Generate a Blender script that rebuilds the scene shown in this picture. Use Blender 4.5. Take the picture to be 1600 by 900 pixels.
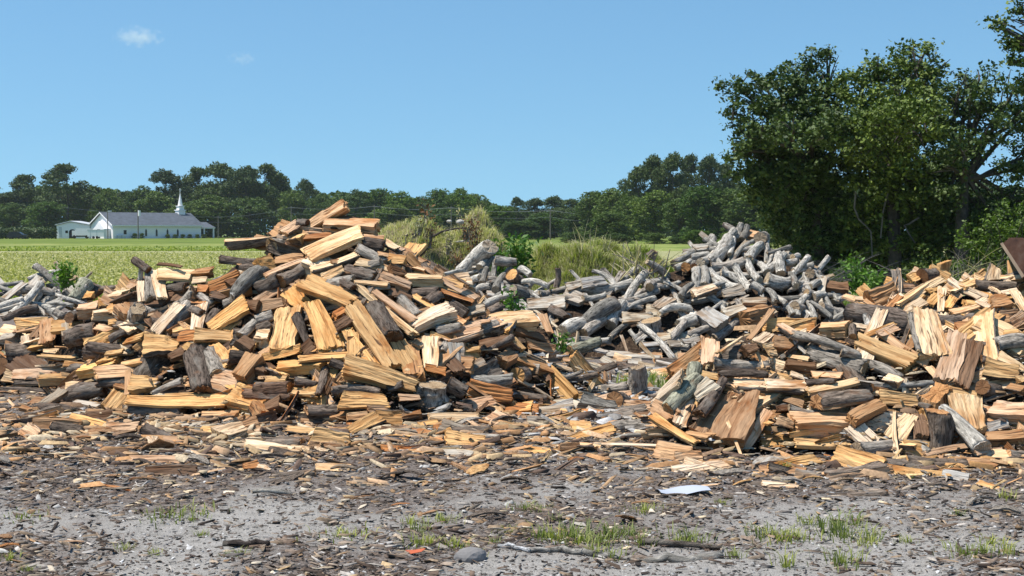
import bpy, math, random
import numpy as np
from mathutils import Vector, Matrix

for o in list(bpy.data.objects):
    bpy.data.objects.remove(o)
S = bpy.context.scene
C = S.collection
R = math.radians

# ------------------------------------------------------------------ camera, sky, sun, exposure
CAMZ = 1.55
PITCH = math.atan(88 / 2300)
cam = bpy.data.cameras.new('camera')
cam.sensor_width = 36.0
cam.lens = 36.0 * 2300 / 1600
cam.clip_end = 20000
camo = bpy.data.objects.new('camera', cam)
C.objects.link(camo)
camo.location = (0, 0, CAMZ)
camo.rotation_euler = (R(90) - PITCH, 0, 0)
S.camera = camo

SUN = Vector((-0.41, -0.07, 0.91)).normalized()      # direction towards the sun
elev = math.asin(SUN.z)
azim = math.atan2(SUN.x, SUN.y)
W = bpy.data.worlds.new('World')
S.world = W
W.use_nodes = True
nt = W.node_tree
bg = nt.nodes['Background']
sky = nt.nodes.new('ShaderNodeTexSky')
sky.sky_type = 'NISHITA'
sky.sun_disc = False
sky.sun_elevation = elev
sky.sun_rotation = azim
sky.altitude = 0
sky.air_density = 1.0
sky.dust_density = 0.25
sky.ozone_density = 2.0
tint = nt.nodes.new('ShaderNodeMix')
tint.data_type = 'RGBA'
tint.blend_type = 'MULTIPLY'
tint.inputs[0].default_value = 1.0
tint.inputs[7].default_value = (0.79, 1.09, 1.19, 1)
lift = nt.nodes.new('ShaderNodeVectorMath')          # a deeper, more even blue above the horizon
lift.operation = 'MULTIPLY_ADD'
lift.inputs[1].default_value = (1, 1, 0.70)
lift.inputs[2].default_value = (0, 0, 0.11)
nrm = nt.nodes.new('ShaderNodeVectorMath')
nrm.operation = 'NORMALIZE'
nt.links.new(nt.nodes.new('ShaderNodeTexCoord').outputs['Generated'], lift.inputs[0])
nt.links.new(lift.outputs[0], nrm.inputs[0])
nt.links.new(nrm.outputs[0], sky.inputs[0])
nt.links.new(sky.outputs[0], tint.inputs[6])
nt.links.new(tint.outputs[2], bg.inputs[0])
bg.inputs[1].default_value = 0.094
sl = bpy.data.lights.new('sun', 'SUN')
sl.energy = 5.0
sl.angle = R(0.53)
sl.color = (1.0, 0.95, 0.87)
so = bpy.data.objects.new('sun', sl)
C.objects.link(so)
so.rotation_euler = (-SUN).to_track_quat('-Z', 'Y').to_euler()
so.location = (0, 0, 60)
S.view_settings.view_transform = 'Standard'
S.view_settings.look = 'None'
S.view_settings.exposure = 0.38
S.view_settings.gamma = 1.0
S.view_settings.use_curve_mapping = False
S.cycles.max_bounces = 5
S.cycles.diffuse_bounces = 1
S.cycles.glossy_bounces = 2
S.cycles.transmission_bounces = 2
S.cycles.volume_bounces = 8
S.cycles.transparent_max_bounces = 4

# ------------------------------------------------------------------ helpers
rg = np.random.default_rng(7)
rnd = random.Random(11)
cp, sp = math.cos(PITCH), math.sin(PITCH)


def vratio(v):
    yu = (450 - v) / 2300
    return (sp - cp * yu) / (cp + sp * yu)           # drop per metre of distance


def at(u, v, Y):
    yu = (450 - v) / 2300
    k = Y / (cp + sp * yu)
    return Vector((k * (u - 800) / 2300, Y, CAMZ - Y * vratio(v)))


def gx(u, Y):
    return (u - 800) / 2300 * Y


def tag(o, label=None, cat=None, group=None, kind=None):
    if label: o['label'] = label
    if cat: o['category'] = cat
    if group: o['group'] = group
    if kind: o['kind'] = kind
    return o


def mesh(name, v, f, mats, mi=None, smooth=False):
    me = bpy.data.meshes.new(name)
    v = np.asarray(v, dtype=np.float32)
    if isinstance(f, np.ndarray):
        n, k = f.shape
        me.vertices.add(len(v)); me.vertices.foreach_set('co', v.ravel())
        me.loops.add(n * k); me.loops.foreach_set('vertex_index', f.ravel().astype(np.int32))
        me.polygons.add(n); me.polygons.foreach_set('loop_start', np.arange(0, n * k, k, dtype=np.int32))
        me.update(calc_edges=True)
    else:
        me.from_pydata(v.tolist(), [], f)
        me.update()
    for m in (mats if isinstance(mats, (list, tuple)) else [mats]):
        me.materials.append(m)
    if mi is not None:
        me.polygons.foreach_set('material_index', np.asarray(mi, dtype=np.int32))
    if smooth:
        me.polygons.foreach_set('use_smooth', np.ones(len(me.polygons), dtype=bool))
    return me


def link(name, me, parent=None, loc=None):
    o = bpy.data.objects.new(name, me)
    C.objects.link(o)
    if parent: o.parent = parent
    if loc is not None: o.location = loc
    return o


class MB:
    """collects boxes, prisms and tubes into one mesh"""
    def __init__(s): s.v, s.f = [], []
    def add(s, v, f):
        b = len(s.v); s.v += [tuple(x) for x in v]; s.f += [tuple(i + b for i in q) for q in f]
    def box(s, x0, x1, y0, y1, z0, z1):
        s.add([(x, y, z) for x in (x0, x1) for y in (y0, y1) for z in (z0, z1)],
              [(0, 1, 3, 2), (4, 6, 7, 5), (0, 4, 5, 1), (2, 3, 7, 6), (0, 2, 6, 4), (1, 5, 7, 3)])
    def prism(s, prof, a, b, fn):
        n = len(prof)
        s.add([fn(p, a) for p in prof] + [fn(p, b) for p in prof],
              [tuple(range(n))[::-1], tuple(range(n, 2 * n))] + [(i, (i + 1) % n, n + (i + 1) % n, n + i) for i in range(n)])
    def tube(s, pts, rad, n=8, cap=True):
        pts = [Vector(p) for p in pts]
        ring = []
        for i, p in enumerate(pts):
            d = (pts[min(i + 1, len(pts) - 1)] - pts[max(i - 1, 0)]).normalized()
            a = d.orthogonal().normalized() if i == 0 else (a - d * a.dot(d)).normalized()
            b = d.cross(a)
            r = rad[i] if isinstance(rad, (list, tuple)) else rad
            ring.append([p + (a * math.cos(2 * math.pi * k / n) + b * math.sin(2 * math.pi * k / n)) * r for k in range(n)])
        f = [(i * n + k, i * n + (k + 1) % n, (i + 1) * n + (k + 1) % n, (i + 1) * n + k) for i in range(len(pts) - 1) for k in range(n)]
        if cap: f += [tuple(range(n))[::-1], tuple(range((len(pts) - 1) * n, len(pts) * n))]
        s.add([q for r_ in ring for q in r_], f)
    def build(s, name, mat, parent=None, loc=None, smooth=False):
        return link(name, mesh(name, s.v, s.f, mat, smooth=smooth), parent, loc)


# ------------------------------------------------------------------ materials
class Nodes:
    def __init__(s, name, rough=0.8, spec=0.3):
        s.m = bpy.data.materials.new(name); s.m.use_nodes = True
        s.t = s.m.node_tree; s.b = s.t.nodes['Principled BSDF']
        s.b.inputs['Roughness'].default_value = rough
        s.b.inputs['Specular IOR Level'].default_value = spec
    def n(s, typ, ins=None, **kw):
        nd = s.t.nodes.new('ShaderNode' + typ)
        for k, v in kw.items(): setattr(nd, k, v)
        for k, v in (ins or {}).items(): s.put(nd.inputs[k], v)
        return nd
    def put(s, sock, v):
        if isinstance(v, bpy.types.NodeSocket): s.t.links.new(v, sock)
        else: sock.default_value = v
    def noise(s, vec, scale, detail=4, rough=0.55, dist=0.0):
        return s.n('TexNoise', {'Vector': vec, 'Scale': scale, 'Detail': detail, 'Roughness': rough, 'Distortion': dist}).outputs[0]
    def ramp(s, fac, stops, interp='LINEAR'):
        r = s.n('ValToRGB', {0: fac}); e = r.color_ramp.elements; r.color_ramp.interpolation = interp
        while len(e) < len(stops): e.new(0.5)
        for k, (p, c) in zip(e, stops):
            k.position = p; k.color = (*c, 1) if isinstance(c, (tuple, list)) else (c, c, c, 1)
        return r.outputs[0]
    def mix(s, fac, a, b, mode='MIX'):
        m = s.n('Mix', data_type='RGBA', blend_type=mode)
        s.put(m.inputs[0], fac)
        for i, x in ((6, a), (7, b)): s.put(m.inputs[i], (*x, 1) if isinstance(x, tuple) and len(x) == 3 else x)
        return m.outputs[2]
    def math(s, op, a, b=0.0, clamp=False):
        m = s.n('Math', operation=op, use_clamp=clamp); s.put(m.inputs[0], a); s.put(m.inputs[1], b)
        return m.outputs[0]
    def vec(s, a, scale=(1, 1, 1), loc=None):
        m = s.n('Mapping', {'Vector': a, 'Scale': scale})
        if loc is not None: s.put(m.inputs['Location'], loc)
        return m.outputs[0]
    def bump(s, h, strength=0.4, dist=0.02):
        b = s.n('Bump', {'Height': h, 'Strength': strength, 'Distance': dist}); s.put(s.b.inputs['Normal'], b.outputs[0])
    def color(s, c): s.put(s.b.inputs['Base Color'], (*c, 1) if isinstance(c, tuple) and len(c) == 3 else c); return s


def plain(name, c, rough=0.6, var=0.12, scale=3.0):
    k = Nodes(name, rough)
    o = k.n('TexCoord').outputs['Object']
    k.color(k.mix(1.0, c, k.ramp(k.noise(o, scale, 5), [(0.3, 1 - var), (0.7, 1 + var)]), 'MULTIPLY'))
    return k.m


def wood_mats():
    k = Nodes('split_wood', 0.8, 0.2)
    oi = k.n('ObjectInfo'); tc = k.n('TexCoord').outputs['Object']
    off = k.math('MULTIPLY', oi.outputs['Random'], 37.0)
    offv = k.n('CombineXYZ', {0: off, 1: off, 2: off}).outputs[0]
    warp = k.noise(k.vec(tc, (4, 4, 4), offv), 1.0, 2)
    wv = k.n('VectorMath', {0: tc, 1: k.n('CombineXYZ', {1: k.math('MULTIPLY', warp, 0.06), 2: k.math('MULTIPLY', warp, 0.06)}).outputs[0]}, operation='ADD').outputs[0]
    fine = k.noise(k.vec(wv, (5, 70, 70), offv), 1.0, 5, 0.6)
    broad = k.noise(k.vec(wv, (2.2, 16, 16), offv), 1.0, 3, 0.5)
    streak = k.noise(k.vec(wv, (2.4, 48, 48), offv), 1.0, 2, 0.5)
    blot = k.noise(k.vec(tc, (3, 7, 7), offv), 1.0, 4, 0.6)
    col = k.mix(1.0, oi.outputs['Color'], k.ramp(fine, [(0.30, 0.72), (0.62, 1.10)]), 'MULTIPLY')
    col = k.mix(1.0, col, k.ramp(broad, [(0.32, (0.72, 0.58, 0.46)), (0.54, (1.04, 1.03, 1.02)), (0.78, (1.18, 1.20, 1.22))]), 'MULTIPLY')
    col = k.mix(1.0, col, k.ramp(blot, [(0.31, (0.72, 0.52, 0.35)), (0.47, (1, 1, 1))]), 'MULTIPLY')
    col = k.mix(k.ramp(streak, [(0.30, 0.9), (0.39, 0.0)]), col, (0.07, 0.035, 0.018))
    k.color(col)
    k.bump(k.math('ADD', fine, broad), 0.8, 0.015)
    e = Nodes('end_grain', 0.85, 0.2)
    oi = e.n('ObjectInfo'); tc = e.n('TexCoord').outputs['Object']
    off = e.math('MULTIPLY', oi.outputs['Random'], 37.0)
    offv = e.n('CombineXYZ', {0: off, 1: off, 2: off}).outputs[0]
    sep = e.n('SeparateXYZ', {0: tc})
    rad = e.math('SQRT', e.math('ADD', e.math('POWER', e.math('ADD', sep.outputs[1], 0.03), 2.0), e.math('POWER', sep.outputs[2], 2.0)))
    n1 = e.noise(e.vec(tc, (9, 9, 9), offv), 1.0, 4)
    rings = e.math('SINE', e.math('MULTIPLY', e.math('ADD', rad, e.math('MULTIPLY', n1, 0.03)), 420.0))
    col = e.mix(1.0, oi.outputs['Color'], e.ramp(e.math('ADD', e.math('MULTIPLY', rings, 0.5), 0.5), [(0.0, (0.86, 0.74, 0.58)), (1.0, (1.05, 0.95, 0.82))]), 'MULTIPLY')
    col = e.mix(1.0, col, e.ramp(e.noise(e.vec(tc, (14, 14, 14), offv), 1.0, 5, 0.65), [(0.30, (0.5, 0.42, 0.36)), (0.55, (1, 1, 1))]), 'MULTIPLY')
    col = e.mix(e.ramp(e.n('TexVoronoi', {'Vector': tc, 'Scale': 22.0}, feature='DISTANCE_TO_EDGE').outputs[0], [(0.0, 0.55), (0.035, 0.0)]), col, (0.06, 0.035, 0.02))
    e.color(col)
    e.bump(n1, 0.4, 0.01)
    b = Nodes('bark', 0.95, 0.1)
    oi = b.n('ObjectInfo'); tc = b.n('TexCoord').outputs['Object']
    off = b.math('MULTIPLY', oi.outputs['Random'], 53.0)
    offv = b.n('CombineXYZ', {0: off, 1: off, 2: off}).outputs[0]
    f1 = b.noise(b.vec(tc, (10, 44, 44), offv), 1.0, 6, 0.72, 0.6)
    f2 = b.noise(b.vec(tc, (4, 9, 9), offv), 1.0, 4, 0.6)
    col = b.mix(1.0, oi.outputs['Color'], b.ramp(f1, [(0.36, 0.16), (0.46, 0.75), (0.64, 1.75)]), 'MULTIPLY')
    col = b.mix(b.ramp(f2, [(0.52, 0.0), (0.72, 0.55)]), col, (0.34, 0.31, 0.265))
    col = b.mix(b.ramp(b.noise(b.vec(tc, (8, 14, 14), offv), 1.0, 3), [(0.60, 0.0), (0.70, 0.45)]), col, (0.20, 0.10, 0.05))
    b.color(col)
    b.bump(f1, 0.9, 0.025)
    return k.m, e.m, b.m


M_WOOD, M_END, M_BARK = wood_mats()


def leaf_mat(name, c1, c2, trans=0.25, rough=0.55, spec=0.35):
    k = Nodes(name, rough, spec)
    g = k.n('NewGeometry')
    isl = g.outputs['Random Per Island']
    oi = k.n('ObjectInfo')
    col = k.mix(isl, c1, c2)
    col = k.mix(1.0, col, k.ramp(oi.outputs['Random'], [(0.0, (0.70, 0.76, 0.80)), (1.0, (1.38, 1.28, 0.95))]), 'MULTIPLY')
    k.color(col)
    tr = k.n('BsdfTranslucent', {'Color': k.mix(1.0, col, (1.0, 1.25, 0.45), 'MULTIPLY')})
    mx = k.n('MixShader', {0: trans, 1: k.b.outputs[0], 2: tr.outputs[0]})
    k.t.links.new(mx.outputs[0], k.t.nodes['Material Output'].inputs[0])
    return k.m


def chip_mat(name):
    k = Nodes(name, 0.9, 0.15)
    a = k.n('Attribute', attribute_name='tone').outputs['Color']
    tc = k.n('TexCoord').outputs['Object']
    k.color(k.mix(1.0, a, k.ramp(k.noise(tc, 60.0, 3), [(0.3, 0.7), (0.7, 1.2)]), 'MULTIPLY'))
    return k.m


M_TRUNK = plain('trunk_bark', (0.075, 0.062, 0.05), 0.95, 0.5, 6.0)
M_LEAF = leaf_mat('broadleaf', (0.036, 0.064, 0.016), (0.130, 0.182, 0.038), 0.08, 0.6, 0.3)
M_LEAF2 = leaf_mat('shrub_leaf', (0.040, 0.075, 0.012), (0.090, 0.150, 0.026), 0.25)
M_FAR = leaf_mat('far_broadleaf', (0.048, 0.085, 0.022), (0.115, 0.168, 0.038), 0.15, 0.6, 0.2)
M_FARBRIGHT = leaf_mat('far_bright_leaf', (0.050, 0.095, 0.016), (0.100, 0.165, 0.024), 0.2, 0.6, 0.2)
M_PINE = leaf_mat('pine_needles', (0.036, 0.064, 0.026), (0.085, 0.120, 0.044), 0.1, 0.6, 0.2)
M_GRASS = leaf_mat('grass_blade', (0.13, 0.19, 0.035), (0.31, 0.35, 0.09), 0.35, 0.6, 0.3)
M_STRAW = leaf_mat('dry_grass', (0.50, 0.43, 0.26), (0.68, 0.60, 0.40), 0.35, 0.7, 0.2)
M_WEED = leaf_mat('weed_leaf', (0.07, 0.16, 0.02), (0.15, 0.27, 0.05), 0.3, 0.5, 0.3)
M_RUSTLEAF = leaf_mat('dead_leaf', (0.10, 0.05, 0.025), (0.20, 0.10, 0.05), 0.1, 0.7, 0.2)
# ------------------------------------------------------------------ pile surfaces (heights above the yard)
PILES = [
    # us, foot line, crest line, slope
    ([-220, -90, 0, 60, 130, 210, 250, 300, 350, 380, 450, 500, 540, 590, 620, 660, 700, 740, 780, 830, 870, 930, 990],
     [595, 600, 605, 615, 630, 645, 650, 652, 655, 658, 662, 665, 668, 668, 665, 662, 660, 655, 650, 640, 635, 625, 615],
     [590, 540, 530, 500, 465, 430, 425, 425, 400, 378, 365, 342, 335, 358, 380, 420, 440, 462, 490, 512, 545, 585, 612], 0.72),
    ([680, 700, 740, 800, 870, 930, 1000, 1020, 1080, 1130, 1160, 1200, 1250, 1285, 1320, 1350],
     [520, 540, 555, 560, 562, 562, 562, 562, 562, 562, 562, 562, 560, 560, 555, 550],
     [500, 450, 410, 432, 444, 440, 432, 415, 388, 370, 362, 374, 404, 425, 455, 545], 0.55),
    ([1000, 1030, 1060, 1090, 1130, 1160, 1250, 1330, 1600, 1680, 1790],
     [700, 708, 712, 712, 712, 712, 712, 715, 718, 718, 715],
     [690, 620, 575, 556, 545, 498, 505, 510, 520, 540, 705], 0.70),
    ([1290, 1320, 1390, 1430, 1470, 1500, 1560, 1600, 1680, 1780],
     [590, 595, 600, 600, 600, 600, 600, 600, 600, 595],
     [580, 470, 455, 432, 420, 436, 432, 440, 460, 588], 0.50),
    ([-200, -90, 0, 40, 70, 100, 140, 190],
     [495, 495, 495, 494, 493, 492, 490, 488],
     [490, 438, 440, 436, 428, 438, 446, 486], 0.55),
]
_P = []
for us, fv, cv, t in PILES:
    fv = [vratio(v) for v in fv]; cv = [vratio(v) for v in cv]
    db = [CAMZ / r for r in fv]
    dc = [(CAMZ + t * d) / (t + r) for d, r in zip(db, cv)]
    zc = [max(0.0, CAMZ - d * r) for d, r in zip(dc, cv)]
    _P.append((np.array(us), np.array(db), np.array(dc), np.array(zc), t))


def height(X, Y):
    X = np.asarray(X, float); Y = np.asarray(Y, float)
    u = 800 + 2300 * X / Y
    H = np.zeros(np.broadcast(X, Y).shape)
    for us, db, dc, zc, t in _P:
        b = np.interp(u, us, db); c = np.interp(u, us, dc); z = np.interp(u, us, zc)
        h = np.minimum(t * (Y - b), z - 0.8 * (Y - c))
        H = np.maximum(H, np.where((u >= us[0]) & (u <= us[-1]), h, 0))
    return H


_YS = np.arange(6.0, 34.0, 0.03)


def surf(u, v, far=34.0):
    """distance at which the line of sight of a photo point meets the piles or the yard"""
    Y = _YS[_YS < far]
    zr = CAMZ - Y * vratio(v)
    g = zr - height((u - 800) / 2300 * Y, Y)
    hit = np.nonzero(g <= 0)[0]
    if len(hit): return float(Y[hit[0]])
    return float(Y[np.argmin(g)])


# ------------------------------------------------------------------ ground, field, sky furniture
def vnoise(x, y, seed=0):
    x = np.asarray(x, float); y = np.asarray(y, float)
    def h(i, j):
        q = np.sin(i * 127.1 + j * 311.7 + seed * 74.7) * 43758.5453
        return q - np.floor(q)
    i, j = np.floor(x), np.floor(y); a, b = x - i, y - j
    a = a * a * (3 - 2 * a); b = b * b * (3 - 2 * b)
    return (h(i, j) * (1 - a) + h(i + 1, j) * a) * (1 - b) + (h(i, j + 1) * (1 - a) + h(i + 1, j + 1) * a) * b


def fbm(x, y, seed=0, oc=4):
    s = 0; a = 0.5
    for k in range(oc):
        s = s + a * vnoise(x * 2 ** k, y * 2 ** k, seed + k); a *= 0.5
    return s


def grid(x0, x1, nx, y0, y1, ny, zf):
    xs = np.linspace(x0, x1, nx); ys = np.linspace(y0, y1, ny)
    X, Y = np.meshgrid(xs, ys)
    Z = zf(X, Y)
    v = np.stack([X, Y, Z], -1).reshape(-1, 3)
    i = (np.arange(ny - 1)[:, None] * nx + np.arange(nx - 1)[None]).ravel()
    return v, np.stack([i, i + 1, i + nx + 1, i + nx], 1)


def litter(X, Y):
    """how much wood litter lies on the yard"""
    u = 800 + 2300 * X / Y
    v = 362 + 3565 / Y
    d = np.interp(v, [560, 640, 690, 740, 775, 840, 910], [1.0, 1.0, 0.97, 0.80, 0.52, 0.40, 0.40])
    d = d + 0.15 * np.exp(-((u - 1500) / 140) ** 2) * np.exp(-((v - 740) / 25) ** 2)
    n = fbm(X * 1.3 + 40, Y * 0.9 + 9, 3, 6)
    return np.clip(d + (n - 0.47) * 2.2, 0, 1)


k = Nodes('far_ground', 0.95, 0.1)
tc = k.n('TexCoord').outputs['Object']
k.color(k.ramp(k.noise(tc, 0.05, 6), [(0.35, (0.10, 0.15, 0.04)), (0.65, (0.16, 0.21, 0.06))]))
v, f = grid(-6000, 6000, 2, -600, 9000, 2, lambda X, Y: X * 0 - 0.06)
tag(link('ground', mesh('ground', v, f, k.m)), kind='structure')

k = Nodes('yard_dirt', 0.95, 0.1)
tc = k.n('TexCoord').outputs['Object']
fine = k.noise(tc, 95.0, 5, 0.7)
mid = k.noise(tc, 13.0, 5, 0.65)
sand = k.mix(1.0, k.ramp(mid, [(0.3, (0.275, 0.258, 0.235)), (0.7, (0.445, 0.42, 0.39))]), k.ramp(fine, [(0.3, 0.6), (0.7, 1.25)]), 'MULTIPLY')
mulch = k.mix(1.0, k.ramp(k.noise(tc, 40.0, 4, 0.7), [(0.3, (0.075, 0.058, 0.050)), (0.55, (0.19, 0.155, 0.135)), (0.75, (0.38, 0.34, 0.31))]), k.ramp(fine, [(0.3, 0.55), (0.7, 1.3)]), 'MULTIPLY')
amt = k.n('Attribute', attribute_name='litter').outputs['Fac']
k.color(k.mix(k.ramp(k.math('ADD', amt, k.math('ADD', k.math('MULTIPLY', k.math('SUBTRACT', mid, 0.5), 1.6), k.math('MULTIPLY', k.math('SUBTRACT', fine, 0.5), 1.3))), [(0.28, 0.0), (0.72, 0.92)]), sand, mulch))
k.bump(k.math('ADD', fine, mid), 0.8, 0.02)
v, f = grid(-13, 13, 330, 5.2, 31.5, 360, lambda X, Y: (fbm(X * 3, Y * 3, 5, 4) - 0.5) * 0.05 + (fbm(X * .6, Y * .6, 8, 3) - 0.45) * 0.07)
me = mesh('yard', v, f, k.m, smooth=True)
at_ = me.attributes.new('litter', 'FLOAT', 'POINT')
at_.data.foreach_set('value', litter(v[:, 0], v[:, 1]).astype(np.float32))
tag(link('yard', me), kind='structure')


def gz(X, Y):
    return float((fbm(X * 3, Y * 3, 5, 4) - 0.5) * 0.05 + (fbm(X * .6, Y * .6, 8, 3) - 0.45) * 0.07)


k = Nodes('crop_field', 0.95, 0.1)
tc = k.n('TexCoord').outputs['Object']
n1 = k.noise(k.vec(tc, (0.5, 0.22, 1)), 1.0, 6, 0.7)
n2 = k.noise(k.vec(tc, (3.5, 2.0, 1)), 1.0, 3, 0.7)
wav = k.n('TexWave', {'Vector': k.vec(tc, (1, 1, 1)), 'Scale': 0.42, 'Distortion': 0.6, 'Detail': 2.0}, bands_direction='X').outputs[1]
col = k.ramp(n2, [(0.30, (0.19, 0.195, 0.08)), (0.52, (0.32, 0.31, 0.155)), (0.72, (0.45, 0.42, 0.25))])
col = k.mix(1.0, col, k.ramp(n1, [(0.3, 0.75), (0.7, 1.15)]), 'MULTIPLY')
col = k.mix(k.math('MULTIPLY', wav, 0.12), col, (0.12, 0.17, 0.04))
k.color(col)
v, f = grid(-140, 60, 60, 31, 118, 60, lambda X, Y: X * 0 + 0.0)
tag(link('field', mesh('field', v, f, k.m)), kind='structure')
k = Nodes('field_strip', 0.95, 0.1)
tc = k.n('TexCoord').outputs['Object']
col = k.ramp(k.noise(k.vec(tc, (0.25, 0.06, 1)), 1.0, 6, 0.7), [(0.34, (0.10, 0.15, 0.030)), (0.52, (0.19, 0.225, 0.055)), (0.7, (0.34, 0.32, 0.13))])
k.color(col)
v, f = grid(-190, 90, 30, 118, 190, 30, lambda X, Y: X * 0 + 0.004)
tag(link('field_edge', mesh('field_edge', v, f, k.m)), kind='structure')
k = Nodes('lawn', 0.95, 0.1)
tc = k.n('TexCoord').outputs['Object']
k.color(k.ramp(k.noise(k.vec(tc, (0.12, 0.04, 1)), 1.0, 6, 0.7), [(0.34, (0.085, 0.122, 0.020)), (0.66, (0.165, 0.210, 0.040))]))
v, f = grid(-300, 260, 30, 190, 420, 30, lambda X, Y: X * 0 + 0.008)
tag(link('lawn', mesh('lawn', v, f, k.m)), kind='structure')


# ------------------------------------------------------------------ foliage
def cards(c, size, up=0.35, asp=0.62, fold=0.25, rng=rg):
    """n leaf blades (folded diamonds) at points c"""
    n = len(c)
    nrm = rng.normal(size=(n, 3)); nrm[:, 2] = np.abs(nrm[:, 2]) + up
    nrm /= np.linalg.norm(nrm, axis=1, keepdims=True)
    t = rng.normal(size=(n, 3)); t -= nrm * (t * nrm).sum(1, keepdims=True)
    t /= np.linalg.norm(t, axis=1, keepdims=True)
    b = np.cross(nrm, t)
    s = (size * rng.uniform(0.6, 1.35, n))[:, None]
    v = np.stack([c - t * s * .5, c + b * s * asp * .5 + nrm * s * fold * .3, c + t * s * .5, c - b * s * asp * .5 + nrm * s * fold * .3], 1)
    f = np.arange(4 * n).reshape(n, 4)
    return v.reshape(-1, 3), f


def clump_points(lobes, per_m3=26, leaves=26, cr=0.32, rng=rg, shell=0.45):
    """leaf points in small clumps through ellipsoidal lobes (x,y,z,rx,ry,rz)"""
    out = []
    for (x, y, z, rx, ry, rz) in lobes:
        n = max(6, int(per_m3 * 4.19 * rx * ry * rz))
        d = rng.normal(size=(n, 3)); d /= np.linalg.norm(d, axis=1, keepdims=True)
        r = rng.uniform(0, 1, n) ** shell
        cc = np.array((x, y, z)) + d * r[:, None] * np.array((rx, ry, rz)) * rng.uniform(0.82, 1.12, (n, 1))
        m = rng.integers(int(leaves * .5), int(leaves * 1.5), n)
        idx = np.repeat(np.arange(n), m)
        rad = cr * rng.uniform(0.6, 1.3, n)[idx]
        p = cc[idx] + rng.normal(size=(len(idx), 3)) * (rad * 0.5)[:, None] * np.array((1, 1, 0.72))
        out.append(p)
    return np.concatenate(out)


def limb(mb, a, b, r0, r1, sag=0.12, n=6, k=6):
    a, b = Vector(a), Vector(b)
    mid = (a + b) / 2 + Vector((rnd.uniform(-1, 1), rnd.uniform(-1, 1), rnd.uniform(0, 1))) * (b - a).length * sag
    pts, rad = [], []
    for i in range(n):
        t = i / (n - 1)
        pts.append(a * (1 - t) ** 2 + mid * 2 * t * (1 - t) + b * t * t)
        rad.append(r0 * (1 - t) + r1 * t)
    mb.tube(pts, rad, k)
    return pts


def near_tree(name, label, base, fork, lobes_px, leafm, dens=26, size=0.13, group=None, cat='tree', r0=0.22, cr=0.30, leaves=26):
    """a tree whose crown lobes are given as photo points (u, v, radius, distance)"""
    b = Vector(base)
    lobes = []
    for (u, v, r, Y) in lobes_px:
        p = at(u, v, Y); rr = r / 2300 * Y
        lobes.append((p.x - b.x, p.y - b.y, p.z - b.z, rr, rr * 1.05, rr * 0.85))
    root = link(name, None, None, b); tag(root, label, cat, group)
    mb = MB()
    fk = Vector(fork) - b
    limb(mb, (0, 0, -0.1), fk, r0, r0 * 0.7, 0.04, 7, 9)
    for l in lobes:
        p = Vector(l[:3])
        lp = limb(mb, fk * rnd.uniform(0.75, 1.0), p, r0 * 0.42, 0.03, 0.15, 7, 6)
        for _ in range(5):
            q = p + Vector((rnd.gauss(0, 1), rnd.gauss(0, 1), rnd.gauss(0.2, 1))).normalized() * l[3] * 0.9
            limb(mb, lp[rnd.randint(3, 6)], q, 0.03, 0.010, 0.15, 5, 4)
    mb.build('trunk', M_TRUNK, root)
    P = clump_points(lobes, dens, leaves, cr)
    v, f = cards(P, size)
    link('crown', mesh('crown', v, f, leafm), root)
    return root


def far_tree_proto(kind, seed):
    """crown and trunk meshes of a tree one unit high and about one unit wide per unit of height"""
    r = np.random.default_rng(seed)
    mb = MB(); lobes = []
    if kind == 'pine':
        mb.tube([(0, 0, 0), (.01, 0, .45), (0.0, .01, .95)], [.016, .012, .004], 6)
        n = 17
        for i in range(n):
            z = r.uniform(.45, .93); a = r.uniform(0, 6.28)
            w = (.06 + .25 * math.sin(min(1, (z - .40) / .55 + .12) * math.pi) ** 0.7) * r.uniform(.5, 1.05)
            x, y = math.cos(a) * w, math.sin(a) * w
            lobes.append((x, y, z, r.uniform(.10, .16), r.uniform(.10, .16), r.uniform(.055, .085)))
            mb.tube([(0, 0, z - .05), (x * .5, y * .5, z - .03), (x, y, z)], [.006, .004, .002], 4)
        lobes.append((0, 0, .93, .10, .10, .06))
    else:
        mb.tube([(0, 0, 0), (.01, 0, .3), (0.0, .01, .8)], [.025, .018, .005], 6)
        n = 20
        for i in range(n):
            z = r.uniform(.10, .86); a = r.uniform(0, 6.28)
            w = .30 * math.sin(max(.12, min(.98, (z - .02) / .95)) ** 0.85 * math.pi) ** .6 * r.uniform(.45, 1.0)
            s = r.uniform(.13, .20)
            x, y = math.cos(a) * w, math.sin(a) * w
            lobes.append((x, y, z, s, s, s * .8))
            mb.tube([(0, 0, z * .7), (x * .5, y * .5, z * .9), (x, y, z)], [.008, .005, .002], 4)
        lobes.append((0, 0, .88, .12, .12, .11))
    P = []
    for (x, y, z, rx, ry, rz) in lobes:
        m = 60 if kind != 'pine' else 58
        d = r.normal(size=(m, 3)); d /= np.linalg.norm(d, axis=1, keepdims=True)
        cc = np.array((x, y, z)) + d * (r.uniform(.25, 1, m) ** .5)[:, None] * np.array((rx, ry, rz)) * 1.05
        idx = np.repeat(np.arange(m), 9)
        P.append(cc[idx] + r.normal(size=(len(idx), 3)) * np.array((.017, .017, .011)))
    v, f = cards(np.concatenate(P), .034 if kind != 'pine' else .029, 0.3, 0.6, .3, r)
    return mesh('crown', v, f, M_PINE if kind == 'pine' else M_FAR), mesh('trunk', mb.v, mb.f, M_TRUNK)


PROTO = {'pine': [far_tree_proto('pine', s) for s in (1, 2, 3, 4)], 'broad': [far_tree_proto('broad', s) for s in (5, 6, 7, 8, 9)]}
PROTO['bright'] = []
for cm, tm in PROTO['broad'][:3]:
    c2 = cm.copy(); c2.materials.clear(); c2.materials.append(M_FARBRIGHT); PROTO['bright'].append((c2, tm))


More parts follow.
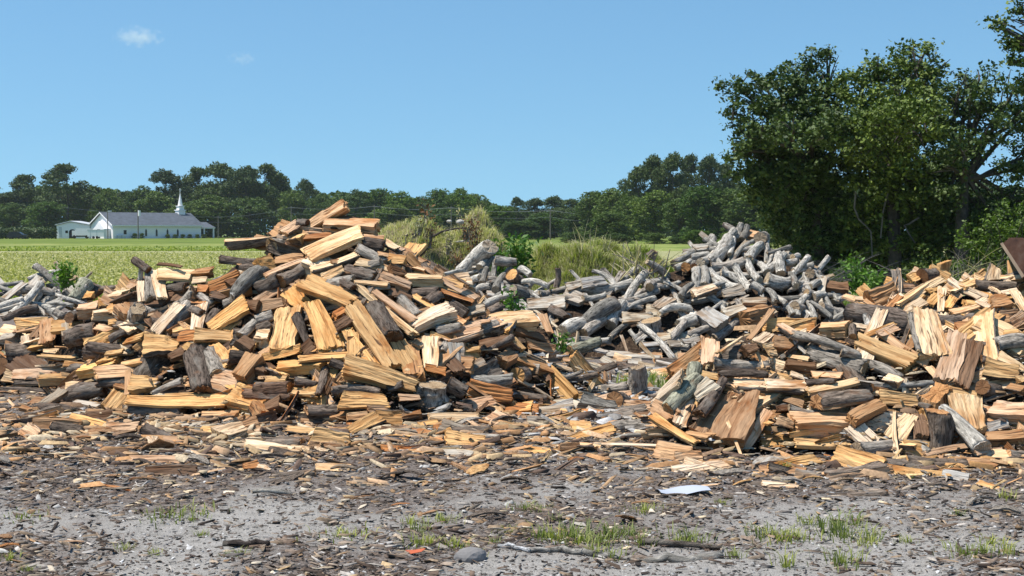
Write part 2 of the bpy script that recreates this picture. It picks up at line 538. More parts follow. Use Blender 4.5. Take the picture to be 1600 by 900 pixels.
def far_tree(u, vtop, wpx, kind, Y, label, group):
    top = at(u, vtop, Y)
    h = top.z
    cm, tm = rnd.choice(PROTO[kind])
    name = {'pine': 'pine_tree', 'broad': 'broadleaf_tree', 'bright': 'broadleaf_tree'}[kind]
    root = link(name, None, None, (top.x, Y, 0)); tag(root, label, 'tree', group)
    w = wpx / 2300 * Y / (0.52 if kind == 'pine' else 0.62)
    root.scale = (w, w, h / 0.97)
    root.rotation_euler = (0, 0, rnd.uniform(0, 6.28))
    link('crown', cm, root); link('trunk', tm, root)
    return root
# ------------------------------------------------------------------ far trees: (photo x, photo y of the top, crown width, kind, distance, label)
GT = 'trees in the far treeline'
FT = [
    (-30, 282, 66, 'broad', 385, None), (14, 302, 56, 'pine', 390, 'thin pine rising at the far end of the treeline beyond the hedge'),
    (42, 275, 64, 'pine', 395, 'pale loose pine between the low bright tree and the tallest pine by the hedge'),
    (20, 318, 60, 'broad', 372, None), (104, 259, 74, 'pine', 388, 'tallest dark pine standing over the white annex beside the church'),
    (72, 316, 62, 'bright', 368, 'low bright green tree above the dark hedge by the parked car'), (140, 292, 50, 'broad', 392, None),
    (168, 296, 46, 'broad', 384, None), (198, 300, 50, 'pine', 395, None), (222, 292, 54, 'broad', 382, None),
    (258, 268, 62, 'pine', 386, 'round topped dark pine rising behind the church roof ridge'), (242, 300, 60, 'broad', 376, None),
    (310, 264, 56, 'pine', 388, 'tall dark pine just beyond the church steeple'), (344, 257, 66, 'pine', 392, None),
    (385, 262, 58, 'pine', 386, None), (414, 259, 56, 'pine', 391, None), (437, 273, 40, 'pine', 395, None),
    (330, 305, 70, 'broad', 374, None), (390, 310, 70, 'broad', 374, None), (290, 318, 60, 'broad', 372, None),
    (477, 282, 32, 'pine', 380, 'slender lone pine beside the top of the large woodpile'), (456, 302, 44, 'broad', 376, None),
    (500, 306, 46, 'broad', 372, None), (528, 312, 50, 'broad', 370, None),
    (556, 297, 50, 'broad', 366, None), (592, 296, 52, 'bright', 370, 'fresh green tree past the peak of the large woodpile'), (628, 300, 54, 'bright', 362, 'light green tree left of the weedy mound top'),
    (610, 320, 70, 'broad', 355, None), (655, 308, 46, 'broad', 372, None), (686, 297, 54, 'bright', 360, 'light green tree above the peak of the weedy mound'),
    (720, 295, 50, 'bright', 356, 'fresh green tree right above the weedy mound'), (742, 304, 44, 'broad', 362, None), (700, 325, 70, 'broad', 350, None),
    (778, 322, 56, 'bright', 320, 'bright yellow green tree in the gap of the treeline past the weedy mound'),
    (807, 309, 26, 'pine', 330, 'thin open pine standing alone in the gap of the treeline'),
    (836, 311, 40, 'pine', 335, None), (866, 308, 46, 'pine', 330, None), (893, 312, 44, 'pine', 325, None),
    (850, 334, 60, 'bright', 290, 'rounded bright green tree beyond the grassy mound'), (905, 330, 56, 'broad', 280, None), (812, 346, 60, 'broad', 285, None),
    (930, 300, 64, 'broad', 270, None), (958, 294, 60, 'broad', 262, None), (985, 306, 62, 'broad', 250, None),
    (998, 262, 44, 'pine', 262, 'leaning flat topped pine, outermost of the tall pine cluster by the big oaks'), (1022, 245, 46, 'pine', 266, None),
    (1052, 242, 44, 'pine', 262, None), (1080, 244, 44, 'pine', 268, None), (1108, 246, 46, 'pine', 260, None), (1135, 258, 50, 'pine', 264, None),
    (1022, 300, 70, 'broad', 240, None), (1062, 312, 60, 'broad', 225, None), (1096, 292, 70, 'bright', 215, 'big bright green tree next to the dark oaks'),
    (1140, 296, 76, 'broad', 215, None), (1180, 300, 80, 'broad', 210, None), (1230, 310, 80, 'broad', 205, None), (1300, 300, 90, 'broad', 205, None),
    (1380, 310, 90, 'broad', 205, None), (1460, 300, 90, 'broad', 205, None), (1540, 300, 90, 'broad', 205, None), (1610, 300, 90, 'broad', 205, None), (955, 332, 64, 'broad', 230, None),
]
SIDE = ['behind the hedge and annex', 'behind the church', 'behind the peak of the large woodpile', 'behind the weedy mound', 'behind the grassy mound', 'behind the grey log pile', 'behind the big dark oaks']
SE = [0, 130, 450, 545, 775, 960, 1160, 1700]
KN = {'pine': 'dark tall pine', 'broad': 'rounded deep green broadleaf tree', 'bright': 'bright green broadleaf tree'}
for (u, v, w, kd, Y, lb) in FT:
    i = max(j for j in range(7) if u >= SE[j] or j == 0)
    if lb is None:
        lb = f'{KN[kd]} in the treeline {SIDE[i]}'
    far_tree(u, v, w, kd, Y, lb, GT + ' ' + SIDE[i])

# the unbroken wood behind and between those trees
n = 64000
Yw = rg.uniform(396, 425, n); uw = rg.uniform(-80, 1700, n)
tv = np.interp(uw, [-80, 60, 130, 250, 420, 500, 700, 760, 800, 880, 950, 1100, 1700], [306, 300, 302, 300, 292, 310, 308, 326, 336, 326, 312, 296, 296])
tv = tv + 16 * (fbm(uw / 22, uw * 0, 12, 3) - .5) + 22 * (fbm(uw / 70, uw * 0 + 3, 15, 2) - .5)
hz = 1.55 + (362 - tv) / 2300 * Yw
P = np.stack([(uw - 800) / 2300 * Yw, Yw, hz * rg.uniform(0, 1, n) ** .8], 1)
v, f = cards(P, 1.25, .3, .7)
tag(link('distant_woods', mesh('distant_woods', v, f, M_FAR)), kind='stuff')

# low bushes along the far edge of the field
GB = 'bushes at the edge of the lawn'
for (u, v, w, Y, kd) in [(962, 366, 52, 190, 'broad'), (1022, 366, 44, 185, 'broad'), (1092, 362, 60, 180, 'bright'), (1058, 372, 40, 182, 'broad'), (900, 364, 50, 200, 'broad'),
                         (1150, 362, 60, 180, 'broad'), (1210, 365, 60, 178, 'broad'), (1270, 365, 60, 178, 'broad'), (1340, 362, 70, 178, 'broad'), (1420, 362, 70, 178, 'broad'), (1500, 362, 70, 178, 'broad'), (1580, 362, 70, 178, 'broad')]:
    p = at(u, v, Y); cm, tm = rnd.choice(PROTO[kd])
    root = link('bush', None, None, (p.x, Y, -0.5))
    lab = {962: 'round dark bush at the lawn edge beyond the grassy mound', 1022: 'clipped dark bush just beyond the split stump on the brush', 1092: 'large bright green bush behind the grey log pile'}.get(u)
    tag(root, lab or 'dark bush at the foot of the wood across the field', 'bush', GB)
    s = w / 2300 * Y / 0.74
    root.scale = (s, s, (p.z + 0.5) / 0.9); root.rotation_euler = (0, 0, rnd.uniform(0, 6))
    link('foliage', cm, root); link('stem', tm, root)

# hedge and car at the far left
M_HEDGE = leaf_mat('hedge_leaf', (0.03, 0.055, 0.015), (0.07, 0.11, 0.03), 0.1)
n = 9000
P = np.stack([rg.uniform(gx(-60, 320), gx(84, 320), n), rg.uniform(318, 323, n), rg.uniform(0, 1, n) ** .6 * (2.0 + 0.3 * rg.normal(size=n))], 1)
v, f = cards(P, 0.5)
o = link('hedge', mesh('hedge', v, f, M_HEDGE)); tag(o, 'long dark clipped hedge beyond the field behind the parked car', 'hedge')

M_WHITE = plain('white_siding', (0.90, 0.86, 0.86), 0.5, 0.05)
M_ROOF = plain('grey_shingle', (0.085, 0.098, 0.12), 0.85, 0.2, 1.0)
M_DARK = plain('dark_glass', (0.02, 0.02, 0.025), 0.2, 0.1)
M_METAL = plain('pale_metal', (0.55, 0.56, 0.58), 0.45, 0.1)
M_POLE = plain('pole_wood', (0.16, 0.14, 0.12), 0.9, 0.2)
M_TYRE = plain('tyre_rubber', (0.02, 0.02, 0.02), 0.8)
M_CAR = plain('car_paint', (0.02, 0.022, 0.026), 0.25, 0.05)

root = link('parked_car', None, None, (gx(28, 312), 312, 0)); tag(root, 'small dark parked car in front of the hedge across the field', 'car')
mb = MB()
mb.prism([(-2.1, .35), (2.1, .35), (2.15, .8), (1.3, .95), (-2.05, .98)], -.85, .85, lambda p, a: (p[0], a, p[1]))
mb.build('body', M_CAR, root)
mb = MB(); mb.prism([(-1.9, .98), (1.2, .96), (.5, 1.5), (-1.5, 1.52)], -.75, .75, lambda p, a: (p[0], a, p[1]))
mb.build('cabin', M_DARK, root)
for x in (-1.35, 1.35):
    for y in (-.86, .86):
        mb = MB(); mb.tube([(x, y - .1, .33), (x, y + .1, .33)], .33, 14); mb.build('wheel', M_TYRE, root)

# church: length along its own x axis, front wall at y = 0
CY = 330.0
c0 = Vector((gx(177, CY), CY, 0))
root = link('church', None, None, c0); tag(root, 'white church with grey shingle roof, pointed windows and a white steeple', 'church')
th = R(42); root.rotation_euler = (0, 0, th)
Lc, Wc, He, Hr = 22.3, 11.0, 3.05, 5.75
mb = MB(); mb.box(0, Lc, 0, Wc, -.3, He); mb.prism([(0, He), (Wc, He), (Wc / 2, Hr)], 0, Lc, lambda p, a: (a, p[0], p[1]))
mb.build('wall', M_WHITE, root)
mb = MB()
for s in (0, 1):
    e = (lambda y: y) if s == 0 else (lambda y: Wc - y)
    mb.prism([(-.5, He - .22), (Wc / 2, Hr + .02), (Wc / 2, Hr + .22), (-.5, He + 0.0)], -.45, Lc + .45, lambda p, a: (a, e(p[0]), p[1]))
rf = mb.build('roof', M_ROOF, root)
mb = MB(); mb.box(-.45, Lc + .45, -.54, -.505, He - .28, He - .04)
for y0, y1 in ((-.5, Wc / 2), (Wc + .5, Wc / 2)):
    mb.prism([(y0, He - .26), (y1, Hr - .02), (y1, Hr + .24), (y0, He + .02)], -.50, -.455, lambda p, a: (a, p[0], p[1]))
mb.build('trim', M_WHITE, root)
for uu in (228.5, 245, 262, 278):
    # x along the wall for a photo column
    t = (uu - 800) / 2300
    x = (t * c0.y - c0.x) / (math.cos(th) - t * math.sin(th))
    mb = MB(); mb.prism([(-.24, .55), (.24, .55), (.24, 1.75), (0, 2.25), (-.24, 1.75)], -.03, .06, lambda p, a: (x + p[0], a, p[1]))
    w_ = mb.build('window', M_DARK, root)
    mb = MB()
    for a, b in (((-.27, .5), (.27, .5)), ((-.27, .5), (-.27, 1.78)), ((.27, .5), (.27, 1.78)), ((-.27, 1.78), (0, 2.33)), ((.27, 1.78), (0, 2.33))):
        mb.tube([(x + a[0], -.03, a[1]), (x + b[0], -.03, b[1])], .045, 4)
    mb.build('frame', M_WHITE, w_)
x = 2.6
mb = MB(); mb.box(x, x + .7, -.03, .05, .95, 1.9); w_ = mb.build('window', M_DARK, root)
for x in (.9, 1.8):
    mb = MB(); mb.box(x, x + .8, -.75, -.05, 0, .75); mb.build('air_conditioner', M_METAL, root)
# gable end features: lower white porch gable and stairs
mb = MB(); mb.prism([(1.2, 0), (6.2, 0), (6.2, 2.2), (3.7, 3.9), (1.2, 2.2)], -1.6, -.05, lambda p, a: (a, p[0], p[1])); mb.build('entry_gable', M_WHITE, root)
mb = MB(); mb.box(-1.63, -1.605, 3.0, 4.4, .1, 2.1); mb.build('door', M_DARK, root)
# porch at the far end
mb = MB(); mb.prism([(1.2, 2.55), (Wc - 1.2, 2.55), (Wc / 2, 3.85)], Lc + .5, Lc + 4.6, lambda p, a: (a, p[0], p[1])); mb.build('porch_roof', M_ROOF, root)
mb = MB(); mb.box(Lc + .5, Lc + 4.55, 1.25, Wc - 1.25, 2.3, 2.545); mb.build('porch_beam', M_WHITE, root)
for xx in (Lc + 1.7, Lc + 4.2):
    for yy in (1.5, Wc - 1.5):
        mb = MB(); mb.tube([(xx, yy, 0), (xx, yy, 2.3)], .2, 10); mb.build('column', M_WHITE, root)
mb = MB(); mb.box(Lc + .01, Lc + .06, 3.5, 8.7, 0, 2.3); mb.build('door', M_DARK, root)
# steeple
xs = Lc - 2.3
mb = MB(); mb.box(xs - .85, xs + .85, Wc / 2 - .85, Wc / 2 + .85, Hr - .9, Hr + .75); mb.box(xs - 1.0, xs + 1.0, Wc / 2 - 1.0, Wc / 2 + 1.0, Hr + .75, Hr + .95)
mb.box(xs - .65, xs + .65, Wc / 2 - .65, Wc / 2 + .65, Hr + .95, Hr + 1.75); mb.box(xs - .8, xs + .8, Wc / 2 - .8, Wc / 2 + .8, Hr + 1.75, Hr + 1.9)
st = mb.build('steeple', M_WHITE, root)
mb = MB(); q = [(xs + .62 * math.cos(a), Wc / 2 + .62 * math.sin(a), Hr + 1.9) for a in [i * math.pi / 4 for i in range(8)]]
mb.add(q + [(xs, Wc / 2, Hr + 5.1)], [(i, (i + 1) % 8, 8) for i in range(8)]); mb.build('spire', M_WHITE, st)
mb = MB(); mb.box(xs - .05, xs + .05, Wc / 2 - .05, Wc / 2 + .05, Hr + 5.0, Hr + 6.0); mb.box(xs - .32, xs + .32, Wc / 2 - .045, Wc / 2 + .045, Hr + 5.55, Hr + 5.65); mb.build('cross', M_WHITE, st)

# shrubs along the church wall
cm, tm = PROTO['broad'][1]
for i, uu in enumerate((205, 216, 256, 268, 280, 291, 303, 313)):
    t = (uu - 800) / 2300; d = -1.2
    x = (t * (c0.y + d) - c0.x) / (math.cos(th) - t * math.sin(th))
    p = c0 + Matrix.Rotation(th, 3, 'Z') @ Vector((x, d, 0))
    r2 = link('foundation_shrub', None, None, (p.x, p.y, -.15)); r2.scale = (1.9, 1.9, 1.15 if i > 1 else 1.4); r2.rotation_euler = (0, 0, i * 1.3)
    tag(r2, 'low dark clipped shrub against the white church wall', 'shrub', 'shrubs along the church wall'); link('foliage', cm, r2); link('stem', tm, r2)

# annex left of the church
AY = 338.0
ax = gx(89, AY)
root = link('church_annex', None, None, (ax, AY, 0)); tag(root, 'low white annex with an arched dark doorway beside the church', 'building')
wd = gx(141, AY) - ax
mb = MB(); mb.box(0, wd, 0, 8, -.3, 3.0); mb.prism([(0, 3.0), (wd, 3.0), (wd * .42, 3.75)], 0.0, 8, lambda p, a: (p[0], a, p[1])); mb.build('wall', M_WHITE, root)
mb = MB()
mb.prism([(-.3, 3.02), (wd * .42, 3.86), (wd + .3, 3.02), (wd + .3, 3.2), (wd * .42, 4.05), (-.3, 3.2)], -.35, 8.3, lambda p, a: (p[0], a, p[1])); mb.build('roof', M_METAL, root)
arch = [(-.75, 0), (.75, 0), (.75, 1.5)] + [(.75 * math.cos(a), 1.5 + .6 * math.sin(a)) for a in [i * math.pi / 8 for i in range(1, 8)]] + [(-.75, 1.5)]
mb = MB(); mb.prism(arch, -.04, .05, lambda p, a: (3.6 + p[0], a, p[1])); mb.build('arched_doorway', M_DARK, root)
mb = MB(); mb.box(2.0, 2.6, -.04, .05, 1.2, 1.8); mb.build('window', M_DARK, root)
mb = MB(); mb.box(.5, 1.2, -.04, .05, .2, 2.6); mb.build('door', M_METAL, root)
# white box trailer and white truck between annex and church
root = link('box_trailer', None, None, (gx(137, 322), 322, 0)); tag(root, 'white box trailer parked in front of the church gable', 'trailer')
mb = MB(); mb.box(0, 3.6, 0, 1.8, .45, 2.0); mb.build('body', M_WHITE, root)
mb = MB(); mb.box(-.03, 3.63, -.04, -.005, 1.9, 2.0); mb.box(0.6, .66, -.03, -.002, .5, 1.9); mb.box(2.0, 2.06, -.03, -.002, .5, 1.9); mb.build('rail', M_METAL, root)
for x in (1.3, 2.1):
    mb = MB(); mb.tube([(x, -.05, .3), (x, .2, .3)], .3, 12); mb.build('wheel', M_TYRE, root)
root = link('box_truck', None, None, (gx(119, 328), 328, 0)); tag(root, 'white long truck parked by the arched doorway of the annex', 'truck')
mb = MB(); mb.box(0, 3.2, 0, 1.9, .7, 2.3); mb.build('cargo_box', M_WHITE, root)
mb = MB(); mb.box(-.9, -.02, .1, 1.8, .5, 1.8); mb.build('cab', M_WHITE, root)
mb = MB(); mb.box(-.1, 3.1, .15, 1.7, .4, .68); mb.build('chassis', M_TYRE, root)
for x in (-.4, 2.4):
    mb = MB(); mb.tube([(x, -.02, .38), (x, .3, .38)], .38, 12); mb.build('wheel', M_TYRE, root)

# utility poles and wires
def pole(u, vtop, Y, label, name='utility_pole', arm=True, lamp=False, r=.13):
    p = at(u, vtop, Y)
    root = link(name, None, None, (p.x, Y, 0)); tag(root, label, 'pole')
    mb = MB(); mb.tube([(0, 0, -.2), (0, 0, p.z)], [r, r * .8], 8); mb.build('post', M_POLE, root)
    if arm:
        mb = MB(); mb.box(-.9, .9, -.06, .06, p.z - .5, p.z - .38); mb.build('crossarm', M_POLE, root)
    if lamp:
        mb = MB(); mb.box(.05, .9, -.18, .18, p.z - .1, p.z + .12); mb.build('lamp_head', M_METAL, root)
    return Vector((p.x, Y, p.z))
pole(168, 330, 316, 'lamp post standing in front of the church gable', 'lamp_post', False, True, .11)
a_ = pole(215.5, 328, 314, 'utility pole with a white transformer before the church wall', arm=False, r=.14)
tr = MB(); tr.tube([(.32, -.1, a_.z - 1.3), (.32, -.1, a_.z - .1)], .27, 12); tr.build('transformer', M_WHITE, [o for o in C.objects if o.get('label', '').startswith('utility pole with a white')][0])
tops = [at(100, 322, 350), pole(341, 337, 345, 'thin pole beside the church porch', arm=True), pole(455, 322, 340, 'utility pole just behind the peak of the large woodpile'),
        pole(585, 320, 322, 'utility pole behind the long log on the peak'), pole(705, 322, 305, 'utility pole rising over the weedy mound'),
        pole(860, 326, 280, 'utility pole over the grassy mound'), pole(1030, 334, 255, 'utility pole by the tall pines'), pole(1250, 345, 225, 'utility pole hidden among the big oaks')]
M_WIRE = plain('cable', (0.22, 0.23, 0.25), 0.5)
for k_, (dx, dz) in enumerate(((-.8, -.3), (.8, -.3), (0, -1.6))):
    mb = MB()
    for a, b in zip(tops[:-1], tops[1:]):
        pts = []
        for i in range(9):
            t = i / 8; q = a.lerp(b, t); pts.append((q.x + dx * .2, q.y + dx, q.z + dz - .55 * 4 * t * (1 - t)))
        mb.tube(pts, .016, 4)
    tag(mb.build('power_line', M_WIRE), ['upper thin power line strung across the treeline', 'upper thin power line strung across the treeline', 'lower thin power line strung across the treeline'][k_], 'power line', 'power lines')

# ------------------------------------------------------------------ the big dark trees at the edge of the yard
near_tree('oak_tree', 'big dark tree nearest the grey log pile with an overhanging side branch', (gx(1278, 44), 44, 0), at(1272, 255, 44),
          [(1155, 140, 34, 43), (1145, 175, 24, 42.5), (1195, 130, 34, 43), (1190, 175, 40, 42.5), (1235, 125, 36, 44), (1262, 100, 30, 44.5), (1292, 92, 26, 44.5), (1240, 160, 45, 43.5), (1290, 145, 40, 44),
           (1170, 222, 36, 43), (1146, 236, 22, 42.5), (1215, 210, 50, 43), (1265, 195, 50, 43), (1310, 205, 50, 44), (1180, 262, 45, 43), (1235, 265, 55, 43), (1290, 260, 55, 43.5), (1205, 300, 50, 43.5), (1255, 318, 55, 44), (1240, 205, 40, 40.8), (1290, 200, 42, 40.5), (1190, 215, 36, 41.5), (1325, 205, 42, 40.5), (1225, 355, 42, 44.5), (1270, 370, 45, 44), (1310, 375, 45, 44), (1255, 400, 38, 44.4), (1300, 412, 36, 44.2),
           (1300, 330, 55, 44), (1200, 250, 50, 46), (1260, 280, 60, 46.5), (1300, 180, 40, 46)], M_LEAF, 17, 0.125, cr=.25, leaves=40)
near_tree('oak_tree', 'big dark tree with a ragged feathery top in the middle of the clump', (gx(1400, 43), 43, 0), at(1395, 240, 43),
          [(1340, 135, 40, 43), (1375, 115, 40, 43), (1410, 95, 34, 43.5), (1445, 82, 24, 43), (1430, 115, 40, 43), (1465, 110, 28, 43), (1360, 175, 50, 42.5), (1410, 160, 50, 42.5), (1455, 155, 45, 43),
           (1345, 225, 50, 43), (1395, 220, 55, 42.5), (1445, 210, 50, 43), (1360, 280, 55, 43), (1415, 280, 55, 42.5), (1460, 270, 50, 43), (1350, 335, 50, 43.5), (1400, 340, 55, 43.5), (1455, 335, 55, 43.5), (1345, 205, 42, 40), (1395, 195, 44, 39.6), (1445, 190, 44, 39.6), (1420, 235, 36, 40.3), (1370, 240, 36, 40.5), (1350, 375, 45, 43.6), (1400, 385, 45, 43.4), (1450, 385, 45, 43.5), (1345, 410, 36, 43.6), (1395, 418, 36, 43.5), (1445, 418, 36, 43.6),
           (1370, 260, 60, 46), (1440, 300, 60, 46), (1400, 190, 45, 46)], M_LEAF, 17, 0.12, cr=.25, leaves=40)
near_tree('oak_tree', 'loose topped tree showing sky through its branches near the steel bucket', (gx(1500, 42), 42, 0), at(1502, 250, 42),
          [(1500, 140, 34, 42), (1530, 125, 30, 42), (1515, 165, 40, 42), (1550, 150, 40, 41.5), (1585, 140, 36, 42), (1490, 195, 42, 42), (1560, 195, 42, 41.5), (1600, 185, 40, 42), (1485, 245, 45, 42),
           (1530, 232, 30, 42), (1590, 265, 40, 41.5), (1480, 300, 48, 42), (1550, 300, 34, 42), (1600, 320, 45, 42), (1510, 345, 55, 42.5), (1495, 225, 36, 40), (1480, 260, 34, 40.6), (1495, 385, 45, 43), (1540, 390, 42, 43), (1495, 418, 36, 43.2), (1590, 395, 42, 43), (1570, 355, 55, 42), (1625, 240, 50, 42), (1640, 160, 50, 42)], M_LEAF, 14, 0.12, cr=.25, leaves=40)
near_tree('overhanging_tree', 'nearer tree at the edge whose leafy branches hang into the sky', (gx(1760, 30), 30, 0), at(1740, 120, 30),
          [(1590, 15, 22, 30), (1560, 42, 15, 30), (1575, 65, 14, 30), (1600, 75, 22, 30), (1585, 100, 14, 30), (1620, 30, 34, 30), (1640, 80, 40, 30), (1680, 40, 60, 30), (1700, 120, 60, 30), (1590, -15, 24, 30), (1600, 130, 14, 30)], M_LEAF, 13, 0.10, r0=.2, cr=.2, leaves=26)
# understorey
GS = 'undergrowth below the big trees'
for i, (u, v, r, Y, mt, lb) in enumerate([
    (1240, 372, 42, 43, 0, 'dark bush under the big tree behind the grey log pile'), (1290, 385, 45, 42, 0, 'shaded bush between the grey log pile and the golden pile'),
    (1340, 385, 45, 42, 0, 'shaded bush with pale dead twigs under the big trees'), (1330, 418, 30, 38, 1, 'bright weedy bush behind the dark block at the gap'),
    (1390, 400, 45, 41, 0, 'dark bush behind the peak of the golden pile'), (1375, 345, 34, 41, 1, 'leafy sapling catching light under the middle tree'), (1440, 395, 45, 41, 0, 'dark bush behind the upright post log'),
    (1490, 400, 45, 40, 0, 'dark bush beside the brushy thicket'), (1530, 380, 40, 37, 1, 'green bush beside the rusty steel bucket'), (1575, 355, 45, 37, 1, 'bright leafy bush behind the rusty steel bucket'), (1620, 370, 50, 37, 1, 'leafy bush past the rusty steel bucket'),
    (1450, 425, 40, 38, 0, 'low dark bush behind the golden pile')]):
    Y += 5.2 if Y > 39 else 1.5
    p = at(u, v, Y); rr = r / 2300 * Y
    root = link('understorey_bush', None, None, (p.x, Y, 0)); tag(root, lb, 'bush', GS)
    P = clump_points([(0, 0, p.z * .95, rr, rr, rr), (rr * .4, 0, max(.2, p.z * .45), rr, rr, rr * .9), (-rr * .5, 0, max(.2, p.z * .4), rr, rr, rr * .8)], 28, 24, .22)
    P = P[P[:, 2] > 0]
    v_, f_ = cards(P, .10); link('foliage', mesh('foliage', v_, f_, M_LEAF2 if mt else M_LEAF), root)
    mb = MB()
    for k_ in range(7): limb(mb, (rnd.uniform(-.1, .1), 0, 0), (rnd.uniform(-1, 1) * rr, rnd.uniform(-1, 0.3) * rr, p.z * rnd.uniform(.5, 1.2)), .03, .008, .15, 6, 4)
    mb.build('stem', M_TRUNK, root)
# pale dead branches in front of the shade
M_DEAD = plain('dead_wood', (0.17, 0.15, 0.13), 0.9, 0.3, 8)
for (pts, lb) in (([(1337, 300), (1335, 325), (1342, 343), (1352, 352), (1361, 362), (1363, 400)], 'pale crooked dead branch hanging in the shade under the middle tree'),
                  ([(1387, 302), (1380, 330), (1376, 372)], 'thin straight dead stem in the shade beside the crooked branch'),
                  ([(1436, 340), (1420, 350), (1413, 352), (1420, 365), (1430, 380)], 'small forked dead branch above the golden pile'),
                  ([(1600, 298), (1585, 310), (1572, 322), (1562, 334)], 'dead branch slanting by the leafy bush'),
                  ([(1520, 336), (1516, 350), (1514, 372)], 'short pale dead stem near the steel bucket')):
    mb = MB(); mb.tube([at(u, v, 42.6) for u, v in pts], [.03 * (1 - .5 * i / len(pts)) for i in range(len(pts))], 6)
    tag(mb.build('dead_branch', M_DEAD), lb, 'branch')
# ------------------------------------------------------------------ mounds and weeds
def dome(name, mat, cx, cy, rx, ry, h, seed):
    def zf(X, Y):
        r = np.sqrt(((X - cx) / rx) ** 2 + ((Y - cy) / ry) ** 2)
        return h * np.sign(1 - r * r) * np.abs(np.clip(1 - r * r, -.1, 1)) ** .55 * (0.58 + 0.84 * fbm(X * 1.9, Y * 1.9, seed, 4)) - 0.02
    v, f = grid(cx - rx * 1.05, cx + rx * 1.05, 60, cy - ry * 1.05, cy + ry * 1.05, 60, zf)
    tag(link(name, mesh(name, v, f, mat, smooth=True)), kind='structure')
    return zf


def blades(zf, cx, cy, rx, ry, n, hmin, hmax, mat, name, lean=0.5, wid=0.012, label=None, cat=None, clump=0.0):
    a = rg.uniform(0, 2 * np.pi, n); r = np.sqrt(rg.uniform(0, 1, n))
    x, y = cx + np.cos(a) * r * rx, cy + np.sin(a) * r * ry
    if clump:
        keep = fbm(x * 2.2, y * 2.2, 31, 3) + rg.uniform(-.12, .12, n) > clump
        x, y = x[keep], y[keep]; n = len(x)
    z = zf(x, y) - 0.02
    h = rg.uniform(hmin, hmax, n)
    la = rg.uniform(0, 2 * np.pi, n); ln = h * lean * rg.uniform(.2, 1.3, n)
    dx, dy = np.cos(la) * ln, np.sin(la) * ln
    px, py = -np.sin(la) * wid, np.cos(la) * wid
    b = np.stack([x, y, z], 1); m = b + np.stack([dx * .35, dy * .35, h * .62], 1); t = b + np.stack([dx, dy, h * (1 - .25 * lean)], 1)
    w = np.stack([px, py, px * 0], 1)
    v = np.stack([b - w, b + w, m + w * .8, m - w * .8, t + w * .1, t - w * .1], 1).reshape(-1, 3)
    i = np.arange(n)[:, None] * 6
    f = np.concatenate([i + np.array([[0, 1, 2, 3]]), i + np.array([[3, 2, 4, 5]])])
    o = link(name, mesh(name, v, f, mat))
    if cat: tag(o, label, cat)
    else: tag(o, kind='stuff')
    return o


k = Nodes('mound_soil', 0.95, 0.1)
tc = k.n('TexCoord').outputs['Object']
k.color(k.ramp(k.noise(tc, 9, 6, 0.7), [(0.3, (0.10, 0.08, 0.05)), (0.7, (0.26, 0.22, 0.14))]))
M_SOIL = k.m
cx, cy = gx(686, 24.5), 24.5
zf = dome('weedy_mound', M_SOIL, cx, cy, 1.75, 1.9, 1.74, 4)
blades(zf, cx, cy, 1.7, 1.85, 26000, .05, .20, M_STRAW, 'dry_grass', 1.0, .0042)
blades(zf, cx, cy, 1.7, 1.85, 9000, .05, .18, M_GRASS, 'green_grass', .8, .0045, clump=.50)
c2x, c2y = gx(922, 24.5), 24.5
zg = dome('grassy_mound', M_SOIL, c2x, c2y, 1.75, 1.9, 1.20, 14)
blades(zg, c2x, c2y, 1.7, 1.85, 20000, .10, .25, M_GRASS, 'long_grass', 1.0, .005)
blades(zg, c2x - .25, c2y, 1.45, 1.7, 26000, .10, .30, M_STRAW, 'straw_grass', 1.0, .0045, clump=.36)
c3x, c3y = gx(790, 26.0), 26.0
zh = dome('saddle_mound', M_SOIL, c3x, c3y, 1.5, 1.5, 1.12, 24)
blades(zh, c3x, c3y, 1.4, 1.45, 12000, .12, .34, M_GRASS, 'long_grass', .8, .006)


def plant(name, label, x, y, z, h, spread, nstem, nleaf, size, mat, group=None, cat='plant', dry=False):
    root = link(name, None, None, (x, y, z)); tag(root, label, cat, group)
    mb = MB(); P = []
    for i in range(nstem):
        a = rnd.uniform(0, 6.28); s = spread * rnd.uniform(.2, 1)
        e = Vector((math.cos(a) * s, math.sin(a) * s, h * rnd.uniform(.65, 1.05)))
        pts = limb(mb, (rnd.gauss(0, spread * .2), rnd.gauss(0, spread * .2), -.03), e, .008, .003, .12, 6, 4)
        for j in range(nleaf):
            q = pts[rnd.randint(1, 5)]
            P.append((q.x + rnd.gauss(0, size * .8), q.y + rnd.gauss(0, size * .8), q.z + rnd.gauss(0, size * .6)))
    mb.build('stem', M_DEAD if dry else M_WEED, root)
    v, f = cards(np.array(P), size, .3, .42); link('foliage', mesh('foliage', v, f, mat), root)
    return root


def plant_px(name, label, u, vbase, vtop, Y, spread_px, nstem, nleaf, size, mat, **kw):
    b = at(u, vbase, Y); t = at(u, vtop, Y)
    return plant(name, label, b.x, Y, b.z, t.z - b.z, spread_px / 2300 * Y, nstem, nleaf, size, mat, **kw)


